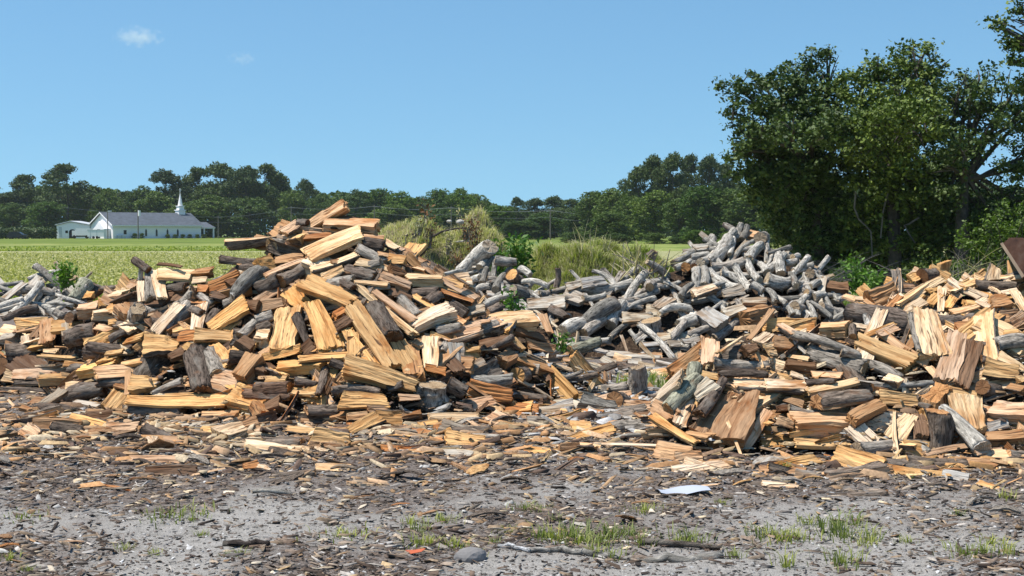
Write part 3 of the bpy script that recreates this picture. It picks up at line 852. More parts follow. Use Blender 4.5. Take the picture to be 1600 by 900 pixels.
M_ROCKW = plain('bleached_stick', (0.45, 0.42, 0.37), 0.8, 0.2, 9)
plant_px('leafy_weed', 'tall leafy green weed between the weedy mound and the grassy mound', 812, 440, 374, 21.8, 26, 14, 24, .11, M_WEED)
plant_px('leafy_weed', 'leafy green weed crowding the side of the weedy mound', 780, 425, 385, 22.5, 24, 14, 22, .09, M_WEED)
plant_px('leafy_weed', 'bushy green weed standing behind the small bleached log heap', 100, 448, 412, 26.5, 13, 16, 22, .10, M_WEED)
plant_px('leafy_weed', 'bright green weed growing through the grey logs beside the large woodpile', 797, 498, 455, 16.4, 14, 9, 14, .07, M_WEED)
plant_px('leafy_weed', 'small pale green weed sprouting among grey chips', 877, 542, 524, 15.0, 10, 7, 12, .06, M_WEED)
plant_px('leafy_weed', 'upright green weed beside the dark block in the gap', 1342, 470, 405, 24, 26, 16, 22, .09, M_WEED)
plant_px('leafy_weed', 'weed patch between the grey and golden piles', 1362, 460, 425, 22, 20, 12, 18, .08, M_WEED)
plant_px('dead_weed', 'reddish brown dead weed on the shoulder of the weedy mound', 742, 400, 345, 23.2, 14, 12, 16, .06, M_RUSTLEAF, dry=True)
plant_px('dead_weed', 'tall brown dead weed on top of the weedy mound', 666, 372, 318, 24, 9, 9, 12, .07, M_RUSTLEAF, dry=True)
plant_px('dead_weed', 'low rusty dead weed at the foot of the weedy mound', 718, 425, 398, 22.6, 16, 14, 14, .05, M_RUSTLEAF, dry=True)
plant_px('dead_weed', 'thin dry weed leaning from the weedy mound', 718, 370, 322, 24, 6, 5, 4, .05, M_STRAW, dry=True)
for (u, vb, vt, lb) in ((908, 395, 336, 'tall bare dead stalks sticking up from the grassy mound'), (926, 400, 352, 'bent bare stalks arching over the grassy mound'), (950, 392, 362, 'short bare twigs on the far shoulder of the grassy mound')):
    root = link('dead_stalks', None, None, at(u, vb, 23.2)); tag(root, lb, 'plant')
    hh = (at(u, vt, 23.2) - at(u, vb, 23.2)).z
    for i in range(4):
        mb = MB(); limb(mb, (rnd.gauss(0, .03), 0, 0), (rnd.gauss(0, .14), rnd.gauss(0, .1), hh * rnd.uniform(.6, 1)), .005, .002, .2, 7, 5); mb.build('stalk', M_STRAW, root)
for i, (u, vb, vt, lb) in enumerate(((640, 400, 366, 'low dead weed on the near slope of the weedy mound'), (672, 385, 350, 'brittle dead weed in the middle of the weedy mound'), (700, 395, 362, 'small dead weed below the rocks of the weedy mound'), (730, 375, 340, 'dead weed next to the round rock'), (655, 365, 335, 'dead weed at the crest of the weedy mound beside the tall one'))):
    plant_px('dead_weed', lb, u, vb, vt, surf(u, vb) if 0 else 23.0, 13, 10, 10, .05, M_RUSTLEAF if i % 2 else M_STRAW, dry=True)
for (pts, lb) in (([(672, 372), (690, 362), (712, 357), (730, 356)], 'dark bent limb lying across the weedy mound'), ([(690, 382), (705, 379), (724, 377)], 'short white stick lying on the weedy mound'), ([(628, 372), (640, 366), (655, 367)], 'dark stub on the shoulder of the weedy mound')):
    mb = MB(); mb.tube([at(u, v, 23.35) for u, v in pts], [.022, .018, .015, .010][:len(pts)], 7)
    tag(mb.build('dead_branch', M_ROCKW if 'white' in lb else M_TRUNK), lb, 'branch')
# white rocks and a pale log on the weedy mound
M_ROCK = plain('pale_rock', (0.42, 0.39, 0.34), 0.8, 0.3, 9)
def rock(u, v, Y, r, label, mat=None):
    p = at(u, v, Y)
    n = 60; d = rg.normal(size=(n, 3)); d /= np.linalg.norm(d, axis=1, keepdims=True)
    import bmesh
    bm = bmesh.new(); bmesh.ops.create_icosphere(bm, subdivisions=3, radius=r)
    for vv in bm.verts:
        q = vv.co.normalized(); s_ = 1 + .35 * (float(fbm(q.x * 1.7 + u, q.y * 1.7 + q.z, 3, 3)) - .5)
        vv.co = Vector((q.x * r * 1.15, q.y * r, q.z * r * .75)) * s_
    me = bpy.data.meshes.new('rock'); bm.to_mesh(me); bm.free(); me.materials.append(mat or M_ROCK)
    tag(link('rock', me, None, p), label, 'rock')
rock(719, 347, 23.6, .06, 'round pale rock on the crest of the weedy mound')
rock(702, 346, 23.8, .04, 'small pale rock beside the round rock on the weedy mound')
rock(735, 872, surf(735, 872), .07, 'flat grey stone lying on the open dirt near the long dead limb', plain('grey_stone', (0.20, 0.19, 0.185), .85, .2, 14))
# brush fan beside the grassy mound
root = link('brush_heap', None, None, at(1000, 435, 19.8)); tag(root, 'heap of straw coloured dry twigs beside the grassy mound', 'brush')
for i in range(46):
    mb = MB(); a = rnd.uniform(-1.1, .9)
    limb(mb, (rnd.gauss(0, .16), rnd.gauss(0, .2), rnd.uniform(-.15, .1)), (-math.sin(a) * .55 + rnd.gauss(0, .1), rnd.gauss(0, .25), .32 * abs(math.cos(a)) + rnd.uniform(-.05, .2)), .011, .004, .12, 5, 4)
    mb.build('twig', M_STRAW if i % 3 else M_DEAD, root)
root = link('brush_heap', None, None, at(1320, 440, 26)); tag(root, 'grey tangle of dead twigs under the shaded bush', 'brush')
for i in range(30):
    mb = MB(); limb(mb, (rnd.gauss(0, .5), rnd.gauss(0, .3), 0), (rnd.gauss(0, .7), rnd.gauss(0, .4), rnd.uniform(.1, .55)), .007, .002, .2, 6, 4); mb.build('twig', M_DEAD, root)
root = link('brush_heap', None, None, at(1520, 430, 33)); tag(root, 'brushy thicket of bare brown twigs beside the steel bucket', 'brush')
for i in range(60):
    mb = MB(); limb(mb, (rnd.gauss(0, .5), rnd.gauss(0, .3), -.2), (rnd.gauss(0, .6), rnd.gauss(0, .4), rnd.uniform(.1, .7)), .007, .002, .2, 6, 4); mb.build('twig', M_STRAW if i % 3 == 0 else M_DEAD, root)
# grass at the near edge of the field and in the gap
z0 = lambda x, y: x * 0
blades(z0, gx(180, 34), 34.5, 11.5, 3.6, 9000, .10, .42, M_GRASS, 'verge_grass', .5, .016, clump=.40)
blades(z0, gx(1340, 25), 26, 2.6, 3.5, 5000, .15, .55, M_GRASS, 'gap_grass', .5, .012)
blades(z0, gx(1050, 36), 36, 4, 4, 2500, .15, .4, M_GRASS, 'verge_grass', .5, .014)
blades(z0, gx(45, 17.5), 17.6, 1.4, 1.3, 1600, .05, .14, M_STRAW, 'dry_grass', .8, .006, clump=.4)
blades(z0, gx(1040, 14.5), 14.6, .5, .5, 700, .08, .22, M_GRASS, 'yard_grass', .6, .005)
# crop rows of low seedlings on the field
n = 70000
yy = 33 + 70 * rg.uniform(0, 1, n) ** 1.6; xx = -yy * rg.uniform(-.02, .40, n)
P = np.stack([xx, yy, rg.uniform(.03, .16, n)], 1)
v, f = cards(P, .12, .2, .5); tag(link('crop_seedlings', mesh('crop_seedlings', v, f, leaf_mat('crop_leaf', (0.23, 0.25, 0.10), (0.40, 0.39, 0.20), .25))), kind='stuff')
n = 5000
yy = rg.uniform(116, 122, n); xx = -yy * rg.uniform(.1, .4, n)
P = np.stack([xx, yy, rg.uniform(.0, 1, n) ** 2 * .35], 1)
v, f = cards(P, .2, .2, .5); tag(link('field_weeds', mesh('field_weeds', v, f, M_GRASS)), kind='stuff')

# rusty steel loader bucket at the edge
k = Nodes('rusty_steel', 0.55, 0.4)
tc = k.n('TexCoord').outputs['Object']
k.b.inputs['Metallic'].default_value = 0.35
k.color(k.ramp(k.noise(tc, 5, 6, .65), [(0.3, (0.06, 0.035, 0.028)), (0.5, (0.16, 0.075, 0.045)), (0.7, (0.24, 0.15, 0.11))]))
M_RUST = k.m
BY = 16.5
p = at(1568, 388, BY)
root = link('loader_bucket', None, None, p); tag(root, 'rusty steel loader bucket tipped above the golden pile', 'bucket')
root.rotation_euler = (R(-4), 0, R(-21))
def L2(u, v): return (gx(u, BY) - gx(1568, BY), (388 - v) / 2300 * BY)
side = [L2(1567, 380), L2(1574, 374), L2(1592, 379), L2(1606, 400), L2(1630, 440), L2(1650, 470), L2(1605, 436), L2(1597, 431)]
mb = MB(); mb.prism(side, 0, .025, lambda q, a: (q[0], a, q[1])); mb.build('side_plate', M_RUST, root)
mb = MB(); mb.prism(side, 1.5, 1.525, lambda q, a: (q[0], a, q[1])); mb.build('side_plate', M_RUST, root)
edge = [L2(1563, 381), L2(1567, 379), L2(1600, 431), L2(1596, 434)]
mb = MB(); mb.prism(edge, -.05, 1.58, lambda q, a: (q[0], a, q[1])); mb.build('cutting_edge', plain('worn_steel', (.42, .30, .2), .4, .3, 6), root)
back = [L2(1574, 374), L2(1592, 379), L2(1650, 470), L2(1660, 466), L2(1597, 371), L2(1575, 371)]
mb = MB(); mb.prism(back, .03, 1.49, lambda q, a: (q[0], a, q[1])); mb.build('back_plate', M_RUST, root)
# ------------------------------------------------------------------ pile cores: broken-wood filler, coloured dark to stand for shade between the logs
k = Nodes('shaded_wood_core', 0.95, 0.1)
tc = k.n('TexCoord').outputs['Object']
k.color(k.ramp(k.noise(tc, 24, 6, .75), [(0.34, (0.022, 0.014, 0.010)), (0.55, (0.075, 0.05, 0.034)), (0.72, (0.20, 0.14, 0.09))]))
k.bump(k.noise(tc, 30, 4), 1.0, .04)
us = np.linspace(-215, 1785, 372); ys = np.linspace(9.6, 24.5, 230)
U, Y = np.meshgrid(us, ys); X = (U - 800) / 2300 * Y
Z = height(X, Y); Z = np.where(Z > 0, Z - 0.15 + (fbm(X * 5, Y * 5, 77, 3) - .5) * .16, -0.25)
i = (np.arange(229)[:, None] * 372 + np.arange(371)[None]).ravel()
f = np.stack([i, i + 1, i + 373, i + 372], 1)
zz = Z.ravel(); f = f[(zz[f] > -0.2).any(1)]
tag(link('shaded_wood_core', mesh('shaded_wood_core', np.stack([X, Y, Z], -1).reshape(-1, 3), f, k.m)), kind='stuff')


# ------------------------------------------------------------------ one piece of firewood
def section(kind, r):
    """outline (y, z) of unit width, flat split face at z = 0; second list marks bark points"""
    P, B = [], []
    def ln(a, b, n, bark=0):
        for i in range(n):
            t = i / n; P.append((a[0] + (b[0] - a[0]) * t, a[1] + (b[1] - a[1]) * t)); B.append(bark)
    def arc(a, b, bulge, n):
        a, b = np.array(a), np.array(b); m = (a + b) / 2; d = b - a; nrm = np.array((d[1], -d[0])); nrm = nrm / np.linalg.norm(nrm)
        for i in range(n):
            t = i / n; q = a + d * t - nrm * -bulge * math.sin(math.pi * t) ** .8; P.append(tuple(q)); B.append(1)
    if kind == 'h':
        ln((-.5, 0), (.5, 0), 16); 
        for i in range(16):
            t = math.pi * i / 16; P.append((.5 * math.cos(t), -.5 * r.uniform(.97, 1.03) * math.sin(t))); B.append(1)
    elif kind == 'q':
        ln((-.5, 0), (.5, 0), 14); arc((.5, 0), (.12, -.72), .14, 11); ln((.12, -.72), (-.5, 0), 13)
    elif kind == 's':
        t = r.uniform(.24, .36); ln((-.5, 0), (.5, .02), 16); ln((.5, .02), (.44, -t), 5); arc((.44, -t), (-.46, -t * .9), .05, 12); ln((-.46, -t * .9), (-.5, 0), 5)
    elif kind == 'b':
        t = r.uniform(.62, .82); ln((-.5, -.02), (.47, .03), 13); ln((.47, .03), (.5, -t), 10); arc((.5, -t), (-.38, -t * 1.02), .08, 9); ln((-.38, -t * 1.02), (-.5, -.02), 10)
    else:
        n = 24
        for i in range(n):
            a = 2 * math.pi * i / n; P.append((.5 * math.cos(a), -.5 + .5 * math.sin(a))); B.append(1)
    P = np.array(P); B = np.array(B)
    if kind != 'r' and r.random() < .5:
        P[:, 0] *= -1; P = P[::-1]; B = B[::-1]
        s = np.nonzero((B == 0) & (np.roll(B, 1) == 1))[0]
        s = s[0] if len(s) else 0
        P = np.roll(P, -s, 0); B = np.roll(B, -s)
    return P, B


def piece_mesh(kind, L, Wd, seed, barkless=False, rough=1.0):
    r = np.random.default_rng(seed)
    P, B = section(kind, r)
    cen = P.mean(0); P = (P - cen) * Wd
    top = P[:, 1].max(); bot = P[:, 1].min()
    if P[:, 0].dot(np.roll(P[:, 1], -1)) - P[:, 1].dot(np.roll(P[:, 0], -1)) < 0: sgn = -1
    else: sgn = 1
    T = np.roll(P, -1, 0) - np.roll(P, 1, 0); N = np.stack([T[:, 1], -T[:, 0]], 1) * sgn
    N /= np.linalg.norm(N, axis=1, keepdims=True) + 1e-9
    n = len(P); M = 11 if L > .25 else 8
    x = np.linspace(-.5, .5, M)
    K = 4
    G = r.normal(size=(K, n)); G = .55 * G + .3 * np.roll(G, 1, 1) + .3 * np.roll(G, 2, 1) * r.choice([-1, 1])
    kx = np.linspace(-.5, .5, K)
    D = np.stack([np.interp(x, kx, G[:, j]) for j in range(n)], 1) * .032 * Wd * rough
    if kind != 'r' and r.random() < .75:       # a torn ledge along the grain
        flat = np.nonzero(B == 0)[0]
        j0 = r.integers(0, len(flat)); ln_ = int(len(flat) * r.uniform(.2, .5)); xs = r.uniform(-.5, .2)
        for j in flat[j0:j0 + ln_]: D[:, j] -= np.where(x + r.normal() * .04 > xs, .07 * Wd * r.uniform(.7, 1.1), 0)
    if kind == 'r':
        low = r.normal(size=(5, 1)); D = D * .6 + np.interp(x, np.linspace(-.5, .5, 5), low[:, 0])[:, None] * .035 * Wd
        knot = r.integers(0, n); kxp = r.uniform(-.3, .3)
        D += .12 * Wd * np.exp(-((x[:, None] - kxp) / .06) ** 2) * np.exp(-(((np.arange(n)[None] - knot + n / 2) % n - n / 2) / 2.0) ** 2) * (r.random() < .5)
    sc = 1 + r.uniform(-.24, .24) * x * 2 + r.uniform(-.06, .06) * (1 - (2 * x) ** 2)
    bow = r.normal() * (.016 if kind != 'r' else .06) * L
    bow2 = r.normal() * (.014 if kind != 'r' else .06) * L
    tw = r.normal() * .10
    def place(Q, xx, e):
        a = tw * xx[:, None]
        y = Q[..., 0] * np.cos(a) - Q[..., 1] * np.sin(a); z = Q[..., 0] * np.sin(a) + Q[..., 1] * np.cos(a)
        y = y + (bow2 * (1 - 4 * xx ** 2))[:, None]; z = z + (bow * (1 - 4 * xx ** 2))[:, None]
        X = xx[:, None] * L + np.sign(xx)[:, None] * (np.abs(xx)[:, None] > .49) * e
        return np.stack([X, y, z], -1)
    ti = r.normal(size=2) * .16
    e = r.normal(size=(1, n)) * (.016 if kind != 'r' else .008) * L + (P[None, :, 0] * ti[0] + P[None, :, 1] * ti[1])
    Q = P[None] * sc[:, None, None] + N[None] * D[:, :, None]
    if kind != 'r':                            # edges wander as the wood tears
        wl, wr = (np.interp(x, np.linspace(-.5, .5, 6), r.normal(size=6)) * .055 for _ in (0, 1))
        Q[:, :, 0] *= 1 + np.where(Q[:, :, 0] > 0, wr[:, None], wl[:, None])
    V = place(Q, x, e)
    i = (np.arange(M - 1)[:, None] * n + np.arange(n)[None]); j = (np.arange(M - 1)[:, None] * n + (np.arange(n)[None] + 1) % n)
    quads = np.stack([i, j, j + n, i + n], -1).reshape(-1, 4).tolist()
    if sgn < 0: quads = [q[::-1] for q in quads]
    # ends with an inner ring
    faces = quads; mi = [0] * len(quads); VV = [V.reshape(-1, 3)]; base = M * n
    for end, sgn_x in ((0, -1), (M - 1, 1)):
        ring = V[end]; c = ring.mean(0)
        inner = c + (ring - c) * .5; inner[:, 0] += r.normal(size=n) * .006 * L
        VV += [inner, c[None]]
        st = end * n
        for q in range(n):
            q2 = (q + 1) % n
            fa = [st + q, st + q2, base + q2, base + q]; fb = [base + q, base + q2, base + n]
            if (sgn_x < 0) == (sgn > 0): fa, fb = fa[::-1], fb[::-1]
            faces += [fa, fb]; mi += [1, 1]
        base += n + 1
    wood = mesh('split_wood', np.concatenate(VV), faces, [M_WOOD, M_END], mi)
    bark = None
    if not barkless:
        if kind == 'r':
            J = np.arange(n + 1) % n
        else:
            J = np.nonzero(B == 1)[0]
            s = [q for q in J if B[q - 1] == 0]
            if s: J = np.arange(s[0], s[0] + len(J) + 1) % n
        nb = len(J); Mb = 15
        xb = np.linspace(-.5, .5, Mb)
        Qb = np.stack([np.stack([np.interp(xb, x, Q[:, q, c]) for q in J], 1) for c in (0, 1)], -1)
        g = r.normal(size=(9, nb)); g = np.stack([np.interp(xb, np.linspace(-.5, .5, 9), g[:, q]) for q in range(nb)], 1)
        th = Wd * (.042 + .020 * rough * g) if Wd < .35 else Wd * (.03 + .015 * g)
        if kind == 'r': th[:, -1] = th[:, 0]
        th = np.maximum(th, .008 * Wd)
        rag = np.clip(r.normal(size=(2, nb)) * .02 + .012, 0, .08) * L
        if kind == 'r': rag[:, -1] = rag[:, 0]
        def pb(QQ):
            out = place(QQ, xb, np.zeros((1, nb)))
            out[:, :, 0] += np.interp(xb, x, np.ones(M))[:, None] * 0
            out[0, :, 0] += rag[0] + e[0, J] * -1; out[-1, :, 0] += e[0, J] - rag[1]
            return out
        outer = pb(Qb + N[J][None] * th[:, :, None]); inner = pb(Qb - N[J][None] * .02 * Wd)
        vb = np.concatenate([outer.reshape(-1, 3), inner.reshape(-1, 3)])
        i = (np.arange(Mb - 1)[:, None] * nb + np.arange(nb - 1)[None]).ravel()
        fq = np.stack([i, i + 1, i + nb + 1, i + nb], 1); o2 = Mb * nb
        fs = [fq]
        for a in (np.arange(nb - 1), np.arange(nb - 1) + (Mb - 1) * nb):
            fs.append(np.stack([a, a + 1, a + 1 + o2, a + o2], 1))
        if kind != 'r':
            for a in (np.arange(Mb - 1) * nb, np.arange(Mb - 1) * nb + nb - 1):
                fs.append(np.stack([a, a + nb, a + nb + o2, a + o2], 1))
        fb = np.concatenate(fs)
        bark = mesh('bark', vb, fb if sgn > 0 else fb[:, ::-1], M_BARK)
    return wood, bark, top, bot


TONE = {  # split wood colour, bark colour
    'c': ((0.74, 0.56, 0.375), (0.19, 0.155, 0.125)), 'g': ((0.66, 0.405, 0.18), (0.165, 0.125, 0.095)),
    'o': ((0.52, 0.24, 0.095), (0.15, 0.09, 0.06)), 'p': ((0.64, 0.42, 0.26), (0.18, 0.14, 0.11)),
    'w': ((0.47, 0.43, 0.37), (0.43, 0.395, 0.34)), 'd': ((0.17, 0.10, 0.06), (0.125, 0.095, 0.075)),
    'k': ((0.42, 0.25, 0.135), (0.17, 0.13, 0.10)), 'm': ((0.34, 0.25, 0.14), (0.27, 0.26, 0.19)),
    'l': ((0.40, 0.33, 0.25), (0.34, 0.295, 0.245)),
}
TW = {'c': 'pale cream', 'g': 'golden', 'o': 'reddish orange', 'p': 'pinkish tan', 'w': 'bleached grey', 'd': 'dark brown', 'k': 'brown', 'm': 'mossy', 'l': 'grey-brown'}
KW = {'s': 'split slab', 'h': 'half log', 'q': 'wedge log', 'b': 'squared log', 'r': 'round log'}
NAME = {'s': 'split_slab', 'h': 'half_log', 'q': 'wedge_log', 'b': 'squared_log', 'r': 'round_log'}
RECS = []


def zone(u, v):
    if u < 175 and v < 470: return 'the bleached heap'
    if u < 1010 and v >= 668: return 'the dirt before the large woodpile'
    if u >= 1010 and v >= 722: return 'the dirt before the golden pile'
    if 690 < u < 1320 and v < 560 - max(0, (u - 1000)) * .14 and not (u < 790 and v > 445 + (u - 690) * .5):
        return 'the grey pile'
    return 'the large woodpile' if u < 1000 else 'the golden pile'


def part_of(z, u, v):
    if z == 'the large woodpile':
        a = 'far end' if u < 150 else 'shoulder' if u < 330 else 'middle' if u < 600 else 'long flank' if u < 800 else 'trailing tip'
        b = 'crest' if v < np.interp(u, [0, 250, 520, 700, 950], [525, 450, 385, 460, 560]) else 'foot' if v > 615 else 'upper face' if v < np.interp(u, [0, 520, 900], [570, 510, 600]) else 'lower face'
        return f'{b} of large woodpile, {a}'
    if z == 'the golden pile':
        a = 'by the bark slab' if u < 1210 else 'in mid pile' if u < 1400 else 'by frame edge'
        b = 'top' if v < 470 else 'back' if v < 520 else 'face' if v < 625 else 'foot'
        return f'{b} of golden pile {a}'
    if z == 'the grey pile':
        a = 'hollow' if 810 < u < 1010 and v > 435 else 'near heap' if u < 850 else 'tall heap'
        return f'{"upper" if v < 440 else "lower"} {a} of grey pile'
    return 'on ' + z


def put(u1, v1, u2, v2, wpx, kind, tone, roll=None, d=None, lift=None, label=None, sink=False, name=None, cat=None, group=None):
    seed = len(RECS) * 13 + 5
    r = random.Random(seed)
    uc, vc = (u1 + u2) / 2, (v1 + v2) / 2
    Yc = surf(uc, vc)
    if d is None:
        y1, y2 = surf(u1, v1), surf(u2, v2)
        lim = 1.25 * abs(v1 - v2) / 2300 * Yc + .02
        dd = max(-lim, min(lim, y2 - y1)) + r.uniform(-.10, .10)
    else: dd = d
    lf = r.uniform(0.0, .13) if lift is None else lift
    Yc -= lf
    p1, p2 = at(u1, v1, Yc - dd / 2), at(u2, v2, Yc + dd / 2)
    ax = p2 - p1; L = ax.length; ax.normalize()
    Wd = wpx / 2300 * Yc * (1.06 if kind != 'r' else 1.0)
    if kind == 'r' and tone == 'w': Wd *= .84; L *= 1.12
    L = max(L, Wd * .55)
    n0 = Vector((0, -.60, .80)); n0 = (n0 - ax * n0.dot(ax)).normalized()
    rl = R(((r.uniform(-14, 14) if r.random() < .7 else r.uniform(-40, 40)) if roll is None else roll + r.uniform(-8, 8)))
    n0 = Matrix.Rotation(rl, 3, ax) @ n0
    t0 = n0.cross(ax)
    M = Matrix((ax, t0, n0)).transposed()
    barkless = (kind in 'sb' and r.random() < .35)
    wood, bark, top, bot = piece_mesh(kind, L, Wd, seed, barkless, 1.0 if tone not in 'w' else .7)
    out = top if abs(((roll or 0) + 180) % 360 - 180) < 90 else -bot
    c = (p1 + p2) / 2
    c = c - (at(uc, vc, Yc) - Vector((0, 0, CAMZ))).normalized() * (-out * (.35 if not sink else .8))
    low = min((M @ Vector((sx * L / 2, 0, 0))).z for sx in (-1, 1)) - max(top, -bot) * .75
    if c.z + low < -.03: c.z = -.03 - low
    o = link(name or NAME[kind], wood, None, c); o.matrix_world = Matrix.Translation(c) @ M.to_4x4()
    wc, bc = TONE[tone]
    j = r.uniform(.80, 1.16); h = r.uniform(-.04, .08)
    o.color = (wc[0] * j * (1 + h), wc[1] * j, wc[2] * j * (1 - h * 2), 1)
    if bark:
        b = link('bark', bark, o); j = r.uniform(.75, 1.3) if tone != 'w' else r.choice((.45, .7, .9, 1.1, 1.25)); b.color = (bc[0] * j, bc[1] * j, bc[2] * j, 1)
    RECS.append([o, label, u1, v1, u2, v2, wpx, kind, tone, roll, cat or 'firewood log', group])
    return o


def rows(x0, y0, s, text):
    for ln in text.strip().splitlines():
        for part in ln.split(';'):
            q = part.split()
            if not q: continue
            lb = None
            if ':' in part: part, lb = part.split(':'); q = part.split(); lb = lb.strip()
            a = [float(z) for z in q[:5]]
            put(x0 + a[0] / s, y0 + a[1] / s, x0 + a[2] / s, y0 + a[3] / s, a[4] / s, q[5][0], q[5][1],
                float(q[6]) if len(q) > 6 and q[6] != '-' else None, float(q[7]) if len(q) > 7 else None, label=lb)
# ------------------------------------------------------------------ the logs that can be told apart: end, end, width, shape + colour, roll, depth
# shoulder of the large woodpile
rows(0, 400, 4, '''
985 112 1205 122 88 sc 0 : pale cream slab with a dark bark edge crowning the shoulder of the large woodpile
985 50 1135 68 26 sd 180; 1035 190 1165 192 60 hd 180; 938 92 948 275 66 hl 165 : upright piece with furrowed grey bark on the shoulder of the large woodpile
985 95 1015 262 72 sc 0 : pale cream slab standing beside the upright grey bark piece
890 40 880 150 36 rw; 878 160 885 285 44 sc; 838 25 930 90 46 rd : black charred stick end poking up above the field behind the upright pieces
1210 110 1325 100 78 qk; 1205 155 1290 150 46 sc; 1235 208 1302 212 66 qo : small splintered red-orange chunk below the cream slab on the shoulder
1312 205 1500 130 84 ho 20 : long orange half log slanting up beside the red-orange chunk
1330 158 1500 96 34 hl 180; 1430 190 1505 150 66 bd; 1480 128 1600 55 60 sc
680 250 785 240 74 bc 0; 640 205 795 185 48 hk 160; 800 182 852 200 60 qp; 720 285 850 235 66 qd
490 345 622 330 100 bp -20; 618 300 702 300 76 qg; 580 372 735 366 78 bc -15 : squared cream log with a brown sawn end, below the mossy stump
845 335 1215 225 88 rl : long grey barked limb lying across the shoulder of the large woodpile
862 330 872 420 118 rl - 0.25 : thick round log end at the butt of the long grey limb
750 325 812 385 86 bk; 680 418 790 398 46 sg; 432 385 505 385 62 rd - 0.2; 300 345 365 405 50 rw; 345 350 400 380 46 rl
250 325 322 330 36 rw; 535 255 585 250 62 qg; 560 190 620 240 84 hd 170; 445 300 540 170 90 rm : mossy grey stump leaning at the end of the bleached heap
405 435 420 522 52 bl; 430 520 620 468 118 rd : dark gnarled stump on the far end of the large woodpile
110 470 260 440 36 sp; 90 470 250 462 30 sp; 295 408 305 545 100 qk 20 : brown wedge standing on end at the far end of the large woodpile
20 445 240 362 44 rd; 0 520 115 505 72 bl; 158 500 165 565 44 sc; 195 578 340 545 66 qg
45 620 200 622 140 rk - 0.1 : knobbly orange-brown burl at the far end of the large woodpile
0 690 80 725 120 rd - 0.2; 80 748 440 718 84 hp 10; 440 705 532 706 62 hd 180; 90 795 380 792 52 hk 150
245 622 495 640 52 sg; 230 690 362 680 36 sc; 400 672 560 674 36 sg; 250 778 470 770 74 bg -10; 410 818 566 800 50 sc
540 565 832 602 84 hd 178 : long dark weathered half log lying bark up on the far shoulder foot
525 612 655 622 72 rd; 780 540 892 500 52 sg; 840 582 975 468 34 sg; 965 475 1125 305 74 sc
1022 470 1190 295 92 hl 170; 1180 292 1275 300 56 qo; 1200 330 1265 360 60 hd 170; 1252 310 1228 465 88 sc 10 : bright bleached slab standing up in the middle of the shoulder
1300 435 1352 340 72 hd 175; 1320 450 1540 300 112 sg 0 : broad golden slab slanting up under the white-barked log
1465 262 1640 95 100 rw : white-barked round log slanting up beside the broad golden slab
1130 412 1190 460 44 sc; 900 590 1115 580 178 qg 0 : big golden log showing its flat sawn end to the camera
1120 515 1225 500 74 qo; 1215 492 1540 510 104 sg 0; 1500 500 1600 410 66 hl 175; 1490 525 1582 585 86 bd
1228 600 1275 845 135 hd 160 : big dark hollow wedge standing on end, low in the large woodpile
1310 600 1375 745 112 hl 175 : rough grey bark piece leaning on the big dark hollow wedge
1340 562 1430 685 84 qg; 1410 588 1600 560 64 sg; 1430 630 1600 640 86 hd 175; 1500 765 1605 640 112 bk; 1390 795 1505 850 92 qg; 1540 842 1605 822 56 qo
510 722 745 672 96 bg -10; 760 682 902 660 72 sg; 600 735 1012 712 84 hp 0; 610 792 1010 782 66 hd 170
615 755 772 892 54 sg : golden splinter slab pointing down at the foot of the large woodpile
802 720 798 868 40 qk; 820 808 992 798 96 bg; 950 862 1142 778 46 hl 170; 430 885 662 832 96 rd : dark rough barked log at the foot below the golden splinter slab
1000 884 1400 880 84 sg; 0 840 420 868 60 hd 180; 1350 852 1402 862 48 sg; 660 610 770 590 40 sg; 1060 640 1150 600 60 bd
620 660 720 640 60 sg; 30 560 120 590 60 qk; 270 600 360 605 46 qc; 700 520 790 470 60 hd 175; 1150 560 1240 600 60 qg
940 420 1040 430 80 hd 170; 1080 470 1180 450 50 sg; 600 450 700 470 50 qp; 760 430 830 470 60 sc; 1390 470 1480 400 80 qg; 1400 300 1500 260 60 hl 170; 1330 250 1400 270 60 qd; 1240 240 1330 300 50 hl 170
''')
